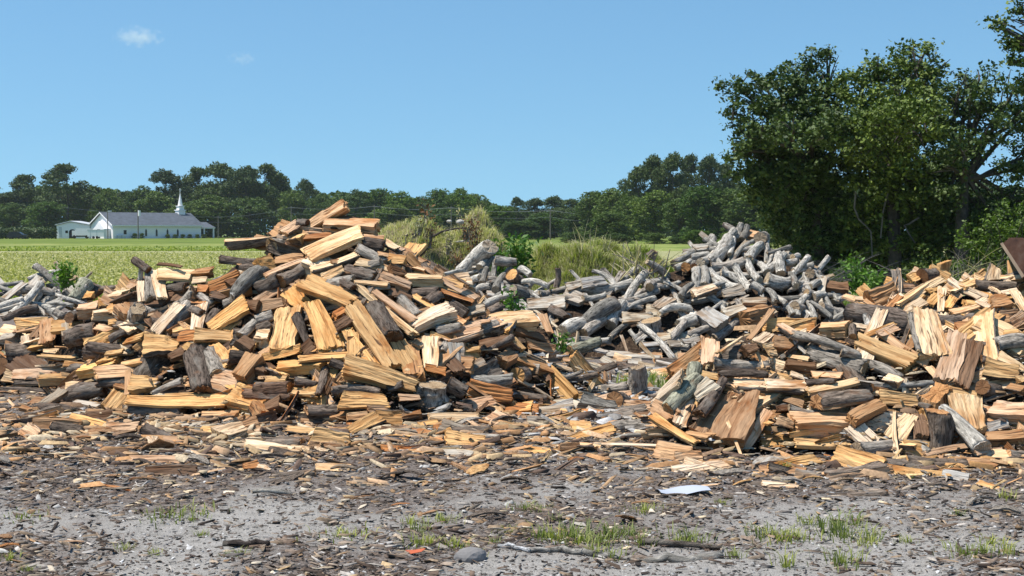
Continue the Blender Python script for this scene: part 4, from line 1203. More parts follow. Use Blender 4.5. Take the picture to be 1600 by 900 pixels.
# peak and face of the large woodpile; dark logs stand in for shade in a gap and an opening
rows(400, 300, 4, '''
-190 320 160 285 100 hc -25 : large pale topped half log with dark bark below, jutting out near the peak
-225 420 20 440 56 hd 178; -100 470 60 470 50 hd 175
312 235 560 78 76 bp 10 : long pinkish log tilted up as the highest piece of the large woodpile
260 200 325 195 66 hd 150; 180 262 262 205 74 qp; 425 205 755 228 92 bp -15 : long tan log lying level across the peak with a shadow band
95 335 210 305 82 rl - 0.15; 215 300 285 295 76 qg; 305 290 475 275 54 qo : torn red-orange wood under the peak
325 398 655 258 158 sc -5 : largest broad cream slab slanting up just under the peak
650 272 800 285 38 sp; 655 325 800 345 108 hd 178 : dark bark half log on the shoulder right below the level tan log
800 312 885 352 54 sc; 810 370 880 400 60 qd; 630 345 805 442 64 hl 175; 765 392 822 402 44 qp; 860 385 912 360 54 qp
820 425 935 432 74 qg 10 : golden sawn wedge end with bark above, on the flank crest
835 490 930 515 66 bd; 118 432 292 416 64 sk; 8 452 92 450 84 bg - 0.2; 55 525 302 425 38 sp
345 490 632 392 66 hc -15; 148 560 332 450 88 rk - 0.2 : short brown round log slanting in the middle of the large woodpile
0 600 145 530 94 rd; 0 505 62 560 66 sc; 628 438 842 492 66 sc; 555 490 752 535 86 hd 178 : deeply furrowed dark bark half log below the cream slabs
420 545 545 482 76 hc; 450 585 605 560 96 hl 172; 615 562 822 578 46 sc; 700 605 832 590 46 hl 170; 840 570 855 655 46 qd
765 540 955 605 84 bp 5 : squared pinkish log with a dark sawn end slanting down the flank
925 548 1165 556 82 bc -15 : pale squared log lying level on the flank crest
1150 548 1375 668 64 sp; 1160 630 1355 690 54 qo : torn reddish wood under the long pinkish slab
960 470 1055 492 34 qp; 980 635 1135 622 66 hd 175; 305 560 598 690 146 sg 0 : broad golden slab slanting down the middle of the face
225 620 305 725 116 qg 20; 210 735 165 985 170 sg 0 : wavy grained golden slab standing on the middle of the face
345 690 470 985 138 sg 5 : tall golden slab with a dark knot at its foot, mid face
255 770 330 960 54 hd 170; 0 690 152 602 54 sp; 0 800 102 762 84 hl 175; 30 725 182 692 76 bk; 0 860 92 822 64 hk 150; -60 700 20 720 60 bd
490 782 605 722 54 bo -10; 500 850 580 800 84 bd; 605 730 850 1100 108 bg 12 : long golden squared log sloping down the centre of the face
650 735 722 832 76 qg; 735 700 850 920 124 hd 172 : dark shaggy bark slab lying down the centre of the face
645 588 992 885 72 sc; 740 622 982 802 56 sp; 902 662 1012 775 76 hl 178; 980 652 1122 742 54 qg
978 852 1222 742 94 bc -5 : squared cream log with a dark end sticking out of the flank
1130 865 1272 842 76 hl 172; 1210 692 1312 772 84 hd 170; 1238 792 1302 822 54 sp; 1335 750 1432 732 84 ql; 1220 882 1402 842 54 sp; 1400 855 1502 842 74 rl - 0.1
1260 835 1462 802 40 sp; 1450 765 1532 715 66 rk - 0.15; 1440 708 1602 642 50 rw; 1530 785 1602 765 40 so; 1570 880 1620 800 50 qg; 880 640 960 690 70 qd; 560 640 690 670 80 hd 172; 640 690 700 720 60 qg
540 560 620 600 60 hd 170; 1060 690 1140 640 80 hd 175; 1100 780 1220 850 54 qk; 470 440 560 440 40 qk; 440 330 520 350 60 hd 170; 700 460 780 440 60 hl 175; 940 400 1010 470 60 qk; 1040 480 1110 520 40 qp
''')
# lower face and foot
rows(400, 500, 4, '''
-5 95 85 115 124 bc -10; 45 235 275 185 62 qg 15; 280 205 385 192 46 qg; 150 305 425 285 86 bg -10; 270 245 582 222 66 sg; -10 300 92 335 112 bd; 90 320 172 355 84 qg
605 88 618 245 80 bg 0 : small golden squared log standing on end under the shadowed hollow
560 60 720 290 70 sg; 875 130 985 300 116 sg : frayed golden splintered log in the middle of the lower face
930 335 1035 330 76 qg; 1093 108 1096 305 92 sc 0 : bright white slab standing upright on the lower face
1000 160 1060 120 64 sc; 1160 200 1180 130 56 hl 175; 1245 150 1275 295 94 sw; 1300 318 1425 255 74 sl; 1190 140 1405 78 92 sp; 1400 180 1592 122 76 bd; 1440 195 1605 105 34 rd; 1535 265 1605 222 84 bk
555 290 990 415 108 bg 10 : long golden log sloping down to its sawn end at the large woodpile's foot
640 285 1000 375 40 hd 175; -10 430 215 425 96 ho 165 : orange-brown curved half log lying back up on the lower face
210 445 385 462 66 sg; 385 470 430 300 46 hd 170; 435 465 475 360 46 qd; 475 445 772 452 50 rp; 530 500 822 512 116 sg 5; 895 492 1022 490 50 qp
915 545 1195 535 40 rw; 1105 405 1110 530 170 rl 0 0.05 : dark grey weathered stump standing at the foot of the large woodpile
1200 395 1305 452 86 rk; 1330 430 1600 475 108 ho 40 : log with a frayed orange end facing out at the foot
1355 380 1585 372 84 rw; 1300 555 1485 505 86 qp; 1540 515 1640 560 108 bg; 1490 500 1525 615 62 sc
1080 605 1392 612 66 sc; 750 605 905 622 94 qg 20 : crumbly rotten golden chunk on the dirt foot
580 745 772 650 86 qg; 860 662 1012 662 50 hd 175; 310 565 522 562 84 hk 165; -10 525 62 605 96 bk; 60 565 162 520 84 bd; 390 612 522 612 54 sc; 570 615 702 602 64 qp
1020 665 1142 652 74 qg; 1110 685 1222 672 54 qo; 1225 685 1372 692 66 sw; 1230 728 1600 742 40 hl 170; 350 770 590 800 112 qg 35 : wedge with an orange sawn end lying on the dirt
40 775 292 768 76 hk 170; 1000 815 1282 802 46 hl 175; 1120 842 1352 842 64 sw; 220 802 332 812 46 sc; 430 700 560 690 40 sg; 680 690 760 640 46 sg; 1180 230 1280 330 80 qd; 1300 200 1400 180 50 qg; 1060 300 1180 330 60 qo; 460 260 560 300 60 hd 170
240 380 380 400 50 hd 175; 60 380 190 370 56 sg; 820 430 920 400 54 hd 170; 990 440 1080 470 60 hl 175; 700 560 830 560 50 qk
''')
# foot at the far side; a dark half log stands in for the black shade
rows(0, 600, 3, '''
600 75 1060 72 74 sg -10 : long ragged golden slab lying over black shade at the foot
600 120 860 130 70 hd 170; 1095 55 1240 105 112 bg 0 : golden block showing a broad sawn face at the foot
1140 45 1370 60 56 ho 160; 1370 40 1490 45 44 sg; 240 220 318 225 78 bg 0 : small tan block standing alone on the dirt
290 225 356 225 74 qd; 225 160 395 145 46 sw; 400 155 480 150 40 qk; 510 235 640 225 64 qp 20 : crumbling orange chunk on the dirt
605 362 850 362 54 sp : flat splintered pinkish slab lying alone on the dirt
500 335 600 332 48 bd : small dark square block alone on the dirt
690 430 920 425 62 qd 40 : black hollow half stump chunk lying alone on the dirt
940 245 1060 235 60 qg; 1060 245 1130 235 54 qd; 980 190 1100 180 50 rw; 830 200 950 190 34 sw; 760 270 890 265 46 qk; 1230 270 1400 275 56 hk 165; 1480 390 1640 400 58 sc : pale grooved chunk lying on the dirt beside the orange ended wedge
1190 505 1360 520 26 rw; 1140 390 1215 380 40 qo; 200 430 345 425 30 hk 175; 1270 430 1480 415 34 hk 170
''')
# grey piles
rows(800, 300, 4, '''
1225 435 1345 305 94 rw : thick pale limb leaning up the tall grey heap
1340 305 1392 238 54 rw; 1400 295 1432 208 56 rw; 1440 290 1470 215 46 rw; 1455 270 1545 285 70 bp -10 : tan squared log near the summit of the grey log pile
1550 290 1575 290 62 rl - 0.3 : dark round log end facing out at the summit of the grey log pile
1485 425 1552 328 64 rw; 1435 362 1535 338 34 rw; 1125 412 1232 390 54 rw; 1140 362 1225 348 62 qw; 1015 445 1132 378 54 rw; 1025 475 1112 428 44 rw
1245 472 1445 438 64 rl; 1152 625 1150 490 64 rw; 1202 585 1198 480 64 rw; 1240 502 1412 595 64 rw; 1400 470 1482 605 54 rw; 1470 432 1545 545 54 rw; 1500 582 1565 622 54 rw
1550 452 1592 505 54 rw; 1362 385 1382 295 40 rw; 1180 440 1205 440 56 rw - 0.3; 1085 470 1112 470 54 rk - 0.3; 1140 472 1168 470 54 rd - 0.3; 850 440 972 532 50 rw - 0.15
705 712 822 520 56 rw : long forked branch crossing the hollow of the grey log pile
818 558 932 550 40 rw; 860 595 888 590 62 rl - 0.3; 865 405 892 368 54 rd; 435 575 582 552 74 sw; 340 595 442 568 64 sw; 480 605 742 565 64 rw; 410 612 482 610 30 rw
325 642 455 682 96 sl 0 : grey-brown sawn block face in the hollow near the upright post
450 662 582 640 44 rw; 275 595 285 475 34 rd 0 0 : dark post standing upright before the grassy mound
455 825 642 708 116 rw : split white-grey log lying in the hollow of the grey log pile
325 868 455 832 92 rw - 0.3 : pale round log with a dark end at the near side of the hollow
445 885 572 792 66 rl; 615 825 685 700 94 rw; 690 790 882 778 76 sw; 840 742 952 740 76 sw; 930 762 1112 738 54 rw; 895 725 992 668 84 sl
868 800 870 885 132 rl 0 0.05 : squat grey-brown stump standing at the near side of the hollow
1050 835 1162 800 96 rw; 1185 762 1315 845 140 bw 5 : big bleached grey squared log slanting by the front of the grey pile
1325 765 1452 720 66 sw; 1130 642 1272 600 76 qc; 1060 652 1122 580 44 rw; 1315 642 1442 612 66 ql; 1440 685 1592 682 76 sl
1425 792 1605 752 150 bk -35 : brown squared log with a weathered grey top at the golden pile's back
185 770 235 885 54 qp; 100 700 332 682 96 sw; 10 615 100 660 94 rw - 0.15 : pale round log with a cracked grey end beside the large woodpile
75 562 222 592 40 rw; 0 515 32 560 80 rg - 0.25 : round log with a golden sawn end in the heap by the weeds
55 485 112 520 56 rw; 700 745 885 668 40 rw; 240 725 342 782 56 hd 170; -300 505 -145 350 116 rw : thickest bleached limb leaning on the near heap by the weedy mound
-200 470 -155 430 64 rw - 0.2; -130 625 -105 420 36 rw; -100 605 -45 520 54 rw; -100 425 20 435 66 rw; -185 565 -160 480 44 rw; -270 560 -200 540 50 rw; -210 610 -140 590 50 rw; -280 600 -240 620 44 rw; -420 515 -320 490 30 rw
-60 560 0 480 44 rw; -40 600 60 640 60 rw; -80 660 40 620 46 sw; -140 690 -60 640 50 rw
''')
rows(1200, 300, 4, '''
0 385 132 348 36 rw; 5 485 102 388 54 rw; 82 505 68 395 64 rw; 108 442 175 430 44 rw; 155 405 185 400 44 rw - 0.2; 195 475 282 455 40 rw; 158 495 212 490 40 rw; 262 508 298 502 58 rl - 0.3 : round log end facing out on the edge of the tall grey heap
268 592 322 560 44 rw; 0 545 132 562 92 rw; 130 512 172 585 44 rw; 188 572 222 570 44 rw - 0.2; 240 625 282 642 44 rl - 0.2; 0 615 42 685 44 rw; 38 652 112 695 40 rw; 108 705 152 765 44 rw; 165 720 220 730 56 rl - 0.2
188 775 252 650 54 rw; 250 692 292 785 34 rw; 268 692 392 782 34 rw; 348 642 432 785 34 rw; 330 722 452 765 74 rl; 290 655 352 640 54 rw; 408 685 462 660 46 rw
358 600 500 612 92 bd : dark charred block at the edge of the gap between the grey and golden piles
480 650 622 712 66 sp; 540 662 642 672 46 sc; 645 695 800 605 124 hk 40 : broad brown barked half log at the start of the golden pile
728 742 822 650 46 qo; 800 705 982 578 56 sc; 870 665 1092 540 56 sc; 788 775 972 678 56 sc; 960 652 1102 550 50 sg; 888 555 972 508 66 qg : ragged golden wedge at the top of the golden pile
965 530 1040 515 84 rd - 0.1; 1010 472 1132 535 54 sg; 1100 438 1102 535 66 bg 0 0 : small squared log standing upright on top of the golden pile
1130 542 1205 602 56 sc; 1205 595 1332 540 66 sg; 1290 522 1372 562 46 sc; 1412 468 1400 555 76 qc 0 : pale wedge pointing up beside the upright post log
1450 545 1605 530 46 sc; 1298 582 1562 588 60 rp : smooth pinkish round log lying level at the back of the golden pile
1460 632 1562 620 46 sc; 1388 705 1502 690 96 bk; 1538 622 1605 745 56 sc; 1150 622 1282 560 46 sc; 1100 592 1202 662 54 sc; 1150 582 1362 672 56 sc; 1008 705 1072 640 64 sg; 1078 745 1090 600 46 sc; 1118 725 1162 660 54 sg
1150 755 1312 710 56 sp; 1200 765 1322 740 54 sg; 1300 682 1382 722 40 sc; 1055 805 1292 782 76 hd 178 : dark furrowed bark half log across the back of the golden pile
978 740 1045 1030 176 sc 0 : tall broad cream slab standing up in the golden pile
895 760 945 1000 40 hl 170; 1170 845 1272 830 54 qo; 1268 845 1452 872 54 sc; 1240 888 1372 850 66 qg; 1460 868 1605 770 66 sp; 1390 805 1502 812 76 bk; 1450 765 1562 760 54 sk; 1470 885 1572 875 46 qg
500 755 875 830 116 rd : long dark barked trunk section across the back of the golden pile
612 775 642 885 56 rw; 525 842 532 905 48 rk; 690 895 802 850 56 qp; 330 860 498 855 104 bp -10 : squared tan log with a grey weathered end at the back of the golden pile
130 775 282 855 56 hk 160; 70 835 165 895 60 qp; 1310 640 1400 660 60 sg; 1400 600 1470 640 50 sc; 880 700 960 640 50 sg; 1560 690 1620 650 60 sg; 1240 690 1320 700 40 sg; 1000 620 1080 600 40 sg
''')
# right part of the golden pile; dark squared logs stand in for two shaded right sides
rows(1200, 500, 4, '''
30 145 172 172 86 bk; -10 185 42 185 84 sc; 150 115 250 215 46 sw; 250 195 608 312 128 hl 175 : wide grey furrowed bark log sloping down the golden pile
140 92 565 225 52 rl : long grey-brown limb lying above the furrowed bark log
455 205 565 230 60 rl; 118 225 252 245 30 sc; 110 275 300 300 66 bd; 555 138 895 285 118 bg 5 : big cream squared log with dark cracks slanting down the golden pile
700 72 992 275 56 sp; 600 268 832 375 66 rl; 735 372 822 395 84 qc; 1185 105 1105 410 128 bp 10 : tall pinkish squared log leaning up in the golden pile
1275 160 1205 420 110 bd; 275 345 452 365 64 qp; 235 395 425 380 46 hd 165; 140 335 222 362 54 sc; -10 405 232 412 94 sc; 250 448 562 380 64 sc : curved pale slab over a dark hollow in the golden pile
300 525 642 480 134 hk 150; 525 392 825 432 46 rl : forked grey branch lying level across the golden pile
800 418 1052 388 42 rw; 700 485 942 502 84 sg; 520 625 712 528 84 bk; 1060 450 1058 640 196 bk 0 0.1 : brown upright post log with a flat sawn top in the golden pile
1058 640 1045 890 140 rk 0 0.0 : gnarled bark covered burl standing at the foot below the upright post log
1060 425 1322 485 76 sg; 1225 475 1285 695 178 sc 0 : wide pale slab leaning behind the lichen covered log
1100 570 1325 790 112 rw : lichen covered grey log slanting down at the foot of the golden pile
1400 565 1610 580 124 bp -5; 1355 540 1402 605 84 qd; 1360 690 1502 650 74 qw; 1360 745 1605 722 74 bk; 1500 645 1605 705 74 sg; 1440 225 1605 312 84 sc
1355 300 1562 335 116 qg 30 : golden wedge with its sawn end outward near the frame edge
1410 140 1605 115 54 rl; 1440 165 1605 140 60 rl; 1250 135 1492 172 34 hk 170; 895 600 785 748 116 sc 0 : pale white-faced slab standing at the foot of the golden pile
930 610 960 740 80 bd; 155 655 512 655 150 bp -5 : squared tan log facing out at the foot of the golden pile
170 765 505 772 90 sg -20; 70 625 162 652 66 bp; 130 545 332 592 54 rl; 560 825 842 780 92 rl - 0.15 : short grey-brown round log at the very foot of the golden pile
828 785 922 792 56 qg; 850 850 985 875 124 qg 25 : golden cone shaped wedge at the very foot of the golden pile
940 785 1002 832 54 rw; 930 520 1020 560 60 hd 170; 1340 420 1440 440 90 rd - 0.2; 1500 420 1600 440 60 qk; 1560 380 1620 370 50 qg; 640 440 720 460 50 sc; 60 560 140 560 60 qd; 1330 240 1420 270 60 hd 170; 1000 300 1060 360 60 qc
''')
rows(800, 500, 4, '''
-10 235 242 325 76 bk 5 : brown squared log sloping down at the trailing tip of the large woodpile
-5 135 62 190 86 qg; 10 60 205 130 66 bd; 95 155 262 190 76 qk; 80 205 372 312 36 sc; 30 350 85 345 96 rg - 0.3 : round log with a tan ringed end at the trailing tip
30 372 252 492 36 sc; -10 462 222 492 56 hk 165; -20 590 132 575 94 bg -10; 135 525 265 555 76 bk; 95 665 222 650 76 ql; 140 362 442 320 26 rl; 310 392 545 338 40 rk
480 442 532 348 24 sc; 420 260 492 332 30 rd; 365 195 552 130 66 rm : mossy brown log lying in the gap before the grey pile
590 215 922 235 66 sw; 635 240 742 262 64 sc; 790 272 892 290 36 sw; 365 445 532 482 36 sc; 345 485 452 490 56 qg; 618 475 722 470 46 qg; 640 525 705 535 94 rk - 0.25 : dark ended round log beside the grey bark slab in the gap
785 390 782 565 116 hl 170 0.1 : grey bark half log standing in the gap between the piles
845 430 895 475 46 qk; 365 695 562 715 84 sg : golden slab lying on the dirt between the two piles
585 705 608 770 36 sp; 595 702 875 692 96 rl - 0.1 : grey barked round log with a dark end at the golden pile's corner
640 748 895 745 30 rw; 520 772 1232 802 18 sc; 755 600 855 602 54 qd; 875 362 1025 352 76 bc -10; 895 505 1055 362 126 sc 0 : large cream slab leaning at the near corner of the golden pile
975 565 1150 378 104 rm; 1135 385 1145 290 84 rm : smooth grey-green limb leaning up at the near corner of the golden pile
1040 275 1155 255 76 qk; 1130 160 1162 265 36 rl; 1240 140 1235 285 104 bp 5 : pinkish squared log standing upright at the back of the golden pile
1188 342 1292 362 50 qg; 1258 275 1605 282 70 rl; 1290 342 1600 345 56 hd 170; 885 540 1012 622 112 qk 20; 878 600 1152 765 64 sg : golden narrow slab sloping to the dirt at the near corner
1090 705 1245 732 104 sk; 1042 665 1132 480 84 qc; 1035 640 1112 470 30 hl 170; 1142 485 1265 400 104 qw
1430 470 1280 740 290 sk 15 : huge brown slab of barkless wood standing at the golden pile's corner
1600 565 1450 805 60 sp; 1165 590 1325 370 66 hd 170; 1290 205 1432 110 46 sc; 1350 215 1492 200 76 ql; 1450 195 1530 170 60 bd; 1530 145 1605 88 76 sc; 1395 405 1830 425 96 hc -10 : pale topped half log behind the huge curved slab
765 130 825 88 46 sw; 800 158 962 150 36 sw; 905 112 992 100 56 sw; 980 145 1052 150 44 sw; 1070 135 1172 118 46 sw; 560 260 640 300 50 qw; 520 180 600 200 40 sw; 640 330 740 310 36 sw; 560 330 640 350 30 sl; 700 400 770 380 36 qk; 470 560 560 590 46 ql; 560 620 680 640 40 sk; 250 560 350 540 40 sk; 260 620 330 640 40 qp
''')
# loose pieces on the dirt near the golden pile
rows(1060, 600, 2.963, '''
255 455 402 468 34 hk 165 : brown bark stick lying on the dirt past the paper sheet
388 460 552 482 30 sc : pale flat slab lying on the dirt past the paper sheet
690 522 965 505 40 hk 175 : curved bark strip lying alone on the dirt
970 392 1262 425 40 sg : golden flat slab on the dirt before the golden pile
1220 430 1342 455 54 qw : pale grey chunk on the dirt before the golden pile
1388 455 1492 488 34 sg : small golden slab on the dirt near the frame edge
0 385 135 400 26 sc; 1520 330 1640 345 60 rp; 1380 320 1500 300 24 sp; 1300 340 1420 375 26 sg; 1180 360 1280 350 30 sg; 540 410 640 420 34 sw
''')
# ------------------------------------------------------------------ half buried logs that nothing tells apart
def filler(n, ulo, uhi, kinds, tones, lw, ww, pile, label, group, cat, seed):
    r = random.Random(seed); us, db, dc, zc, t = _P[pile]; k_ = 0; tries = 0
    while k_ < n and tries < n * 20:
        tries += 1
        u = r.uniform(ulo, uhi)
        if r.random() > np.interp(u, us, zc) / max(zc): continue
        b, c = np.interp(u, us, db), np.interp(u, us, dc)
        Y = b + (c - b) * r.uniform(0, 1.05)
        z = float(height(gx(u, Y), Y))
        if z <= .03: continue
        v = 362 + (CAMZ - z) / Y * 2300
        if abs(surf(u, v) - Y) > .8: continue
        s = 2300 / Y; L = r.uniform(*lw) * s; a = r.uniform(-.9, .9) if r.random() < .8 else r.uniform(-1.6, 1.6)
        rl = r.choice([0, 0, 0, 175, 30, 160])
        put(u - L / 2 * math.cos(a), v - L / 2 * math.sin(a), u + L / 2 * math.cos(a), v + L / 2 * math.sin(a), r.uniform(*ww) * s,
            r.choice(kinds), r.choice(tones), rl, None, r.uniform(-.14, -.02), label=label, cat=cat, group=group)
        k_ += 1


filler(95, -60, 960, 'qbshq', 'cgpgkkd', (.32, .46), (.12, .22), 0, 'split log half buried between others in the large woodpile', 'half buried logs of the large woodpile', 'firewood log', 1)
filler(120, 700, 1320, 'rrrrs', 'wwwl', (.28, .55), (.055, .11), 1, 'bleached grey log half buried in the grey log pile', 'half buried logs of the grey log pile', 'grey log', 2)
filler(40, 1030, 1640, 'qbshq', 'ccgpk', (.32, .46), (.12, .22), 2, 'split log half buried between others in the front of the golden pile', 'half buried logs in the front of the golden pile', 'firewood log', 3)
filler(55, 1330, 1640, 'qbssq', 'ccgpg', (.30, .42), (.09, .16), 3, 'split log half buried between others at the back of the golden pile', 'half buried logs at the back of the golden pile', 'firewood log', 4)
filler(75, -60, 170, 'rrrss', 'wwwwl', (.35, .9), (.06, .17), 4, 'bleached log in the small bleached log heap at the field edge', 'logs of the small bleached heap', 'grey log', 5)

def skirt(n, ulo, uhi, vlo, vhi, tones, where, group, seed):
    r = random.Random(seed)
    for _ in range(n):
        u = r.uniform(ulo, uhi); v = vlo + (vhi - vlo) * r.random() ** 1.5
        s = 2300 / (CAMZ / vratio(v)); L = r.uniform(.14, .42) * s; a = r.gauss(0, .35); a = a if abs(a) < 1 else .2
        kd = r.choice('sssqhhb')
        put(u - L / 2 * math.cos(a), v - L / 2 * math.sin(a) * .5, u + L / 2 * math.cos(a), v + L / 2 * math.sin(a) * .5, r.uniform(.05, .15) * s, kd, r.choice(tones),
            r.choice((0, 0, -30, 30, 170, 150)), None, r.uniform(-.06, .03), label='split piece half trodden into the litter ' + where, cat='firewood log', group=group)
skirt(60, 330, 1000, 648, 712, 'gcpkodkgl', 'at the foot of the large woodpile', 'split pieces trodden in at the foot of the large woodpile', 31)
skirt(22, 40, 340, 635, 690, 'gpkkdl', 'at the foot of the woodpile shoulder', 'split pieces trodden in at the foot of the shoulder', 32)
skirt(44, 800, 1060, 560, 655, 'wwlkpwwlgd', 'in the gap between the two woodpiles', 'split pieces trodden in between the woodpiles', 33)
skirt(20, 1050, 1600, 715, 745, 'gcpkg', 'at the foot of the golden pile', 'split pieces trodden in at the foot of the golden pile', 34)


def splinters(n, ulo, uhi, tones, pile, label, group, seed):
    r = random.Random(seed); us, db, dc, zc, t = _P[pile]
    for _ in range(n):
        u = r.uniform(ulo, uhi); b, c = np.interp(u, us, db), np.interp(u, us, dc); Y = b + (c - b) * r.random() ** 1.4
        z = float(height(gx(u, Y), Y)); v = 362 + (CAMZ - z) / Y * 2300
        s = 2300 / Y; L = r.uniform(.14, .40) * s; a = r.gauss(0, .7)
        put(u - L / 2 * math.cos(a), v - L / 2 * math.sin(a), u + L / 2 * math.cos(a), v + L / 2 * math.sin(a), r.uniform(.022, .06) * s, r.choice('sq'), r.choice(tones),
            r.choice((0, 0, 60, 170)), None, r.uniform(-.06, .05), label=label, cat='splinter', group=group, name='splinter')
splinters(90, -20, 960, 'cgpkodk', 0, 'thin splinter caught between the logs of the large woodpile', 'splinters on the large woodpile', 21)
splinters(35, 720, 1300, 'wwll', 1, 'thin grey splinter caught in the grey log pile', 'splinters on the grey log pile', 22)
splinters(45, 1020, 1620, 'cgpkk', 2, 'thin splinter caught between the logs of the golden pile', 'splinters on the golden pile', 23)

# ------------------------------------------------------------------ labels for the logs named by their look
LABELS = {}
ORD = ['first', 'second', 'third', 'fourth', 'fifth', 'sixth', 'seventh', 'eighth', 'ninth', 'tenth', 'eleventh', 'twelfth']
def pose(u1, v1, u2, v2, d=None):
    a = math.degrees(math.atan2(v1 - v2, u2 - u1)); a = (a + 90) % 180 - 90
    if math.hypot(u1 - u2, v1 - v2) < 14: return 'end on'
    return 'level' if abs(a) < 17 else 'upright' if abs(a) > 62 else 'rising right' if a > 0 else 'falling right'
for rec in RECS:
    o, lb, u1, v1, u2, v2, w, kind, tone, roll, cat, grp = rec
    u, v = (u1 + u2) / 2, (v1 + v2) / 2
    if lb is None:
        kw = 'bark-up ' + KW[kind] if roll is not None and roll > 140 and kind != 'r' else KW[kind]
        z = zone(u, v)
        lb = (TW[tone], kw, pose(u1, v1, u2, v2), part_of(z, u, v))
        LABELS.setdefault(lb, []).append((u, v, o, w))
    else:
        tag(o, lb)
    wg = 'logs heaped in ' + zone(u, v) if 'dirt' not in zone(u, v) else 'loose logs on the dirt'
    tag(o, None, 'grey log' if tone in 'w' else 'firewood log', grp or wg, 'thing')
for (t_, k_, p_, z_), L in LABELS.items():
    L.sort(key=lambda q: q[0])
    for i, (u, v, o, w) in enumerate(L):
        pre = ''
        if len(L) == 2: pre = ('left-hand ', 'right-hand ')[i]
        elif len(L) > 2: pre = ('leftmost ' if i == 0 else 'rightmost ' if i == len(L) - 1 else ORD[i] + ' from left, ' if i < 12 else 'later ')
        tag(o, (pre + f'{t_} {k_}, {p_}, {z_}'))

# ------------------------------------------------------------------ litter on the dirt
def shard(L, Wd, T, r, bend=.12):
    """a thin torn strip: curved plate with pointed ragged ends"""
    M = 7; x = np.linspace(-.5, .5, M)
    w = Wd * (.35 + .65 * np.sin(np.pi * (x + .5)) ** .5) * r.uniform(.75, 1.15, M)
    off = np.cumsum(r.normal(size=M)) * .10 * Wd
    z = bend * L * (1 - 4 * x ** 2) * r.uniform(-.4, 1) + r.normal(size=M) * .10 * T
    V = []
    for k_ in range(M):
        c = .35 * Wd * r.uniform(-.5, .8)
        V += [(x[k_] * L, off[k_] - w[k_] / 2, z[k_]), (x[k_] * L, off[k_], z[k_] + c * .4), (x[k_] * L, off[k_] + w[k_] / 2, z[k_]),
              (x[k_] * L, off[k_] + w[k_] / 2, z[k_] - T), (x[k_] * L, off[k_], z[k_] + c * .4 - T), (x[k_] * L, off[k_] - w[k_] / 2, z[k_] - T)]
    F = [(i * 6 + j, i * 6 + (j + 1) % 6, i * 6 + 6 + (j + 1) % 6, i * 6 + 6 + j) for i in range(M - 1) for j in range(6)] + [tuple(range(6))[::-1], tuple(range(6 * M - 6, 6 * M))]
    return V, F


rs = np.random.default_rng(99)
SH = [mesh('wood_scrap', *shard(1, rs.uniform(.12, .34), rs.uniform(.03, .07), rs), [M_WOOD]) for _ in range(10)]
SB = [mesh('bark_scrap', *shard(1, rs.uniform(.12, .32), rs.uniform(.03, .06), rs, .16), [M_BARK]) for _ in range(10)]
ST = []
for i in range(6):
    mb = MB(); p = [Vector((x, rs.normal() * .02, rs.normal() * .015)) for x in np.linspace(-.5, .5, 8)]
    mb.tube(p, [.017 * rs.uniform(.7, 1.2) for _ in p], 6)
    if i % 2: mb.tube([p[3], p[3] + Vector((.08, .10, .05)), p[3] + Vector((.16, .16, .06))], [.010, .007, .004], 5)
    ST.append(mesh('stick', mb.v, mb.f, M_BARK))
n_ = 0; rr = random.Random(5)
while n_ < 300:
    Y = 6.8 + 8.5 * rr.random() ** 1.0; u = rr.uniform(-40, 1640); X = gx(u, Y)
    p = float(litter(np.array(X), np.array(Y)))
    v = 362 + 3565 / Y
    if height(X, Y) > .12 or rr.random() > p ** 1.5 * (1.0 if v > 625 else .8): continue
    kd = rr.choice('wwwbbbs')
    L = rr.uniform(.08, .28) * (1.25 if kd == 's' else 1) * (.75 if v > 760 else 1)
    me, nm = {'w': (rr.choice(SH), 'wood_scrap'), 'b': (rr.choice(SB), 'bark_scrap'), 's': (rr.choice(ST), 'stick')}[kd]
    o = link(nm, me, None, (X, Y, gz(X, Y) + float(height(X, Y)) + .015 + L * .03))
    o.scale = (L, L * rr.uniform(.6, 1.2), L * rr.uniform(.7, 1.3)); o.rotation_euler = (rr.gauss(0, .3), rr.gauss(0, .14), rr.gauss(0, .55) + rr.choice([0, math.pi]))
    tone = rr.choice('ccgpkkolw') if kd == 'w' else rr.choice('ddkkllp')
    c = TONE[tone][0 if kd == 'w' else 1]; j = rr.uniform(.7, 1.15) * (1.0 if kd == 'w' else 1.2); o.color = (c[0] * j, c[1] * j, c[2] * j, 1)
    where = 'at the foot of the large woodpile' if v < 690 and u < 1000 else 'at the foot of the golden pile' if v < 740 and u > 1000 else 'on the open dirt' if v > 760 else 'in the litter band before the piles'
    what = {'w': {'c': 'pale', 'g': 'golden', 'p': 'pinkish', 'k': 'brown', 'o': 'reddish', 'l': 'grey-brown', 'w': 'grey'}.get(tone, 'brown') + ' torn wood scrap', 'b': 'dark curled bark scrap', 's': 'thin broken stick'}[kd]
    tag(o, f'{what} lying {where}', {'w': 'wood scrap', 'b': 'bark scrap', 's': 'stick'}[kd], f'{what}s {where}', 'thing')
    n_ += 1

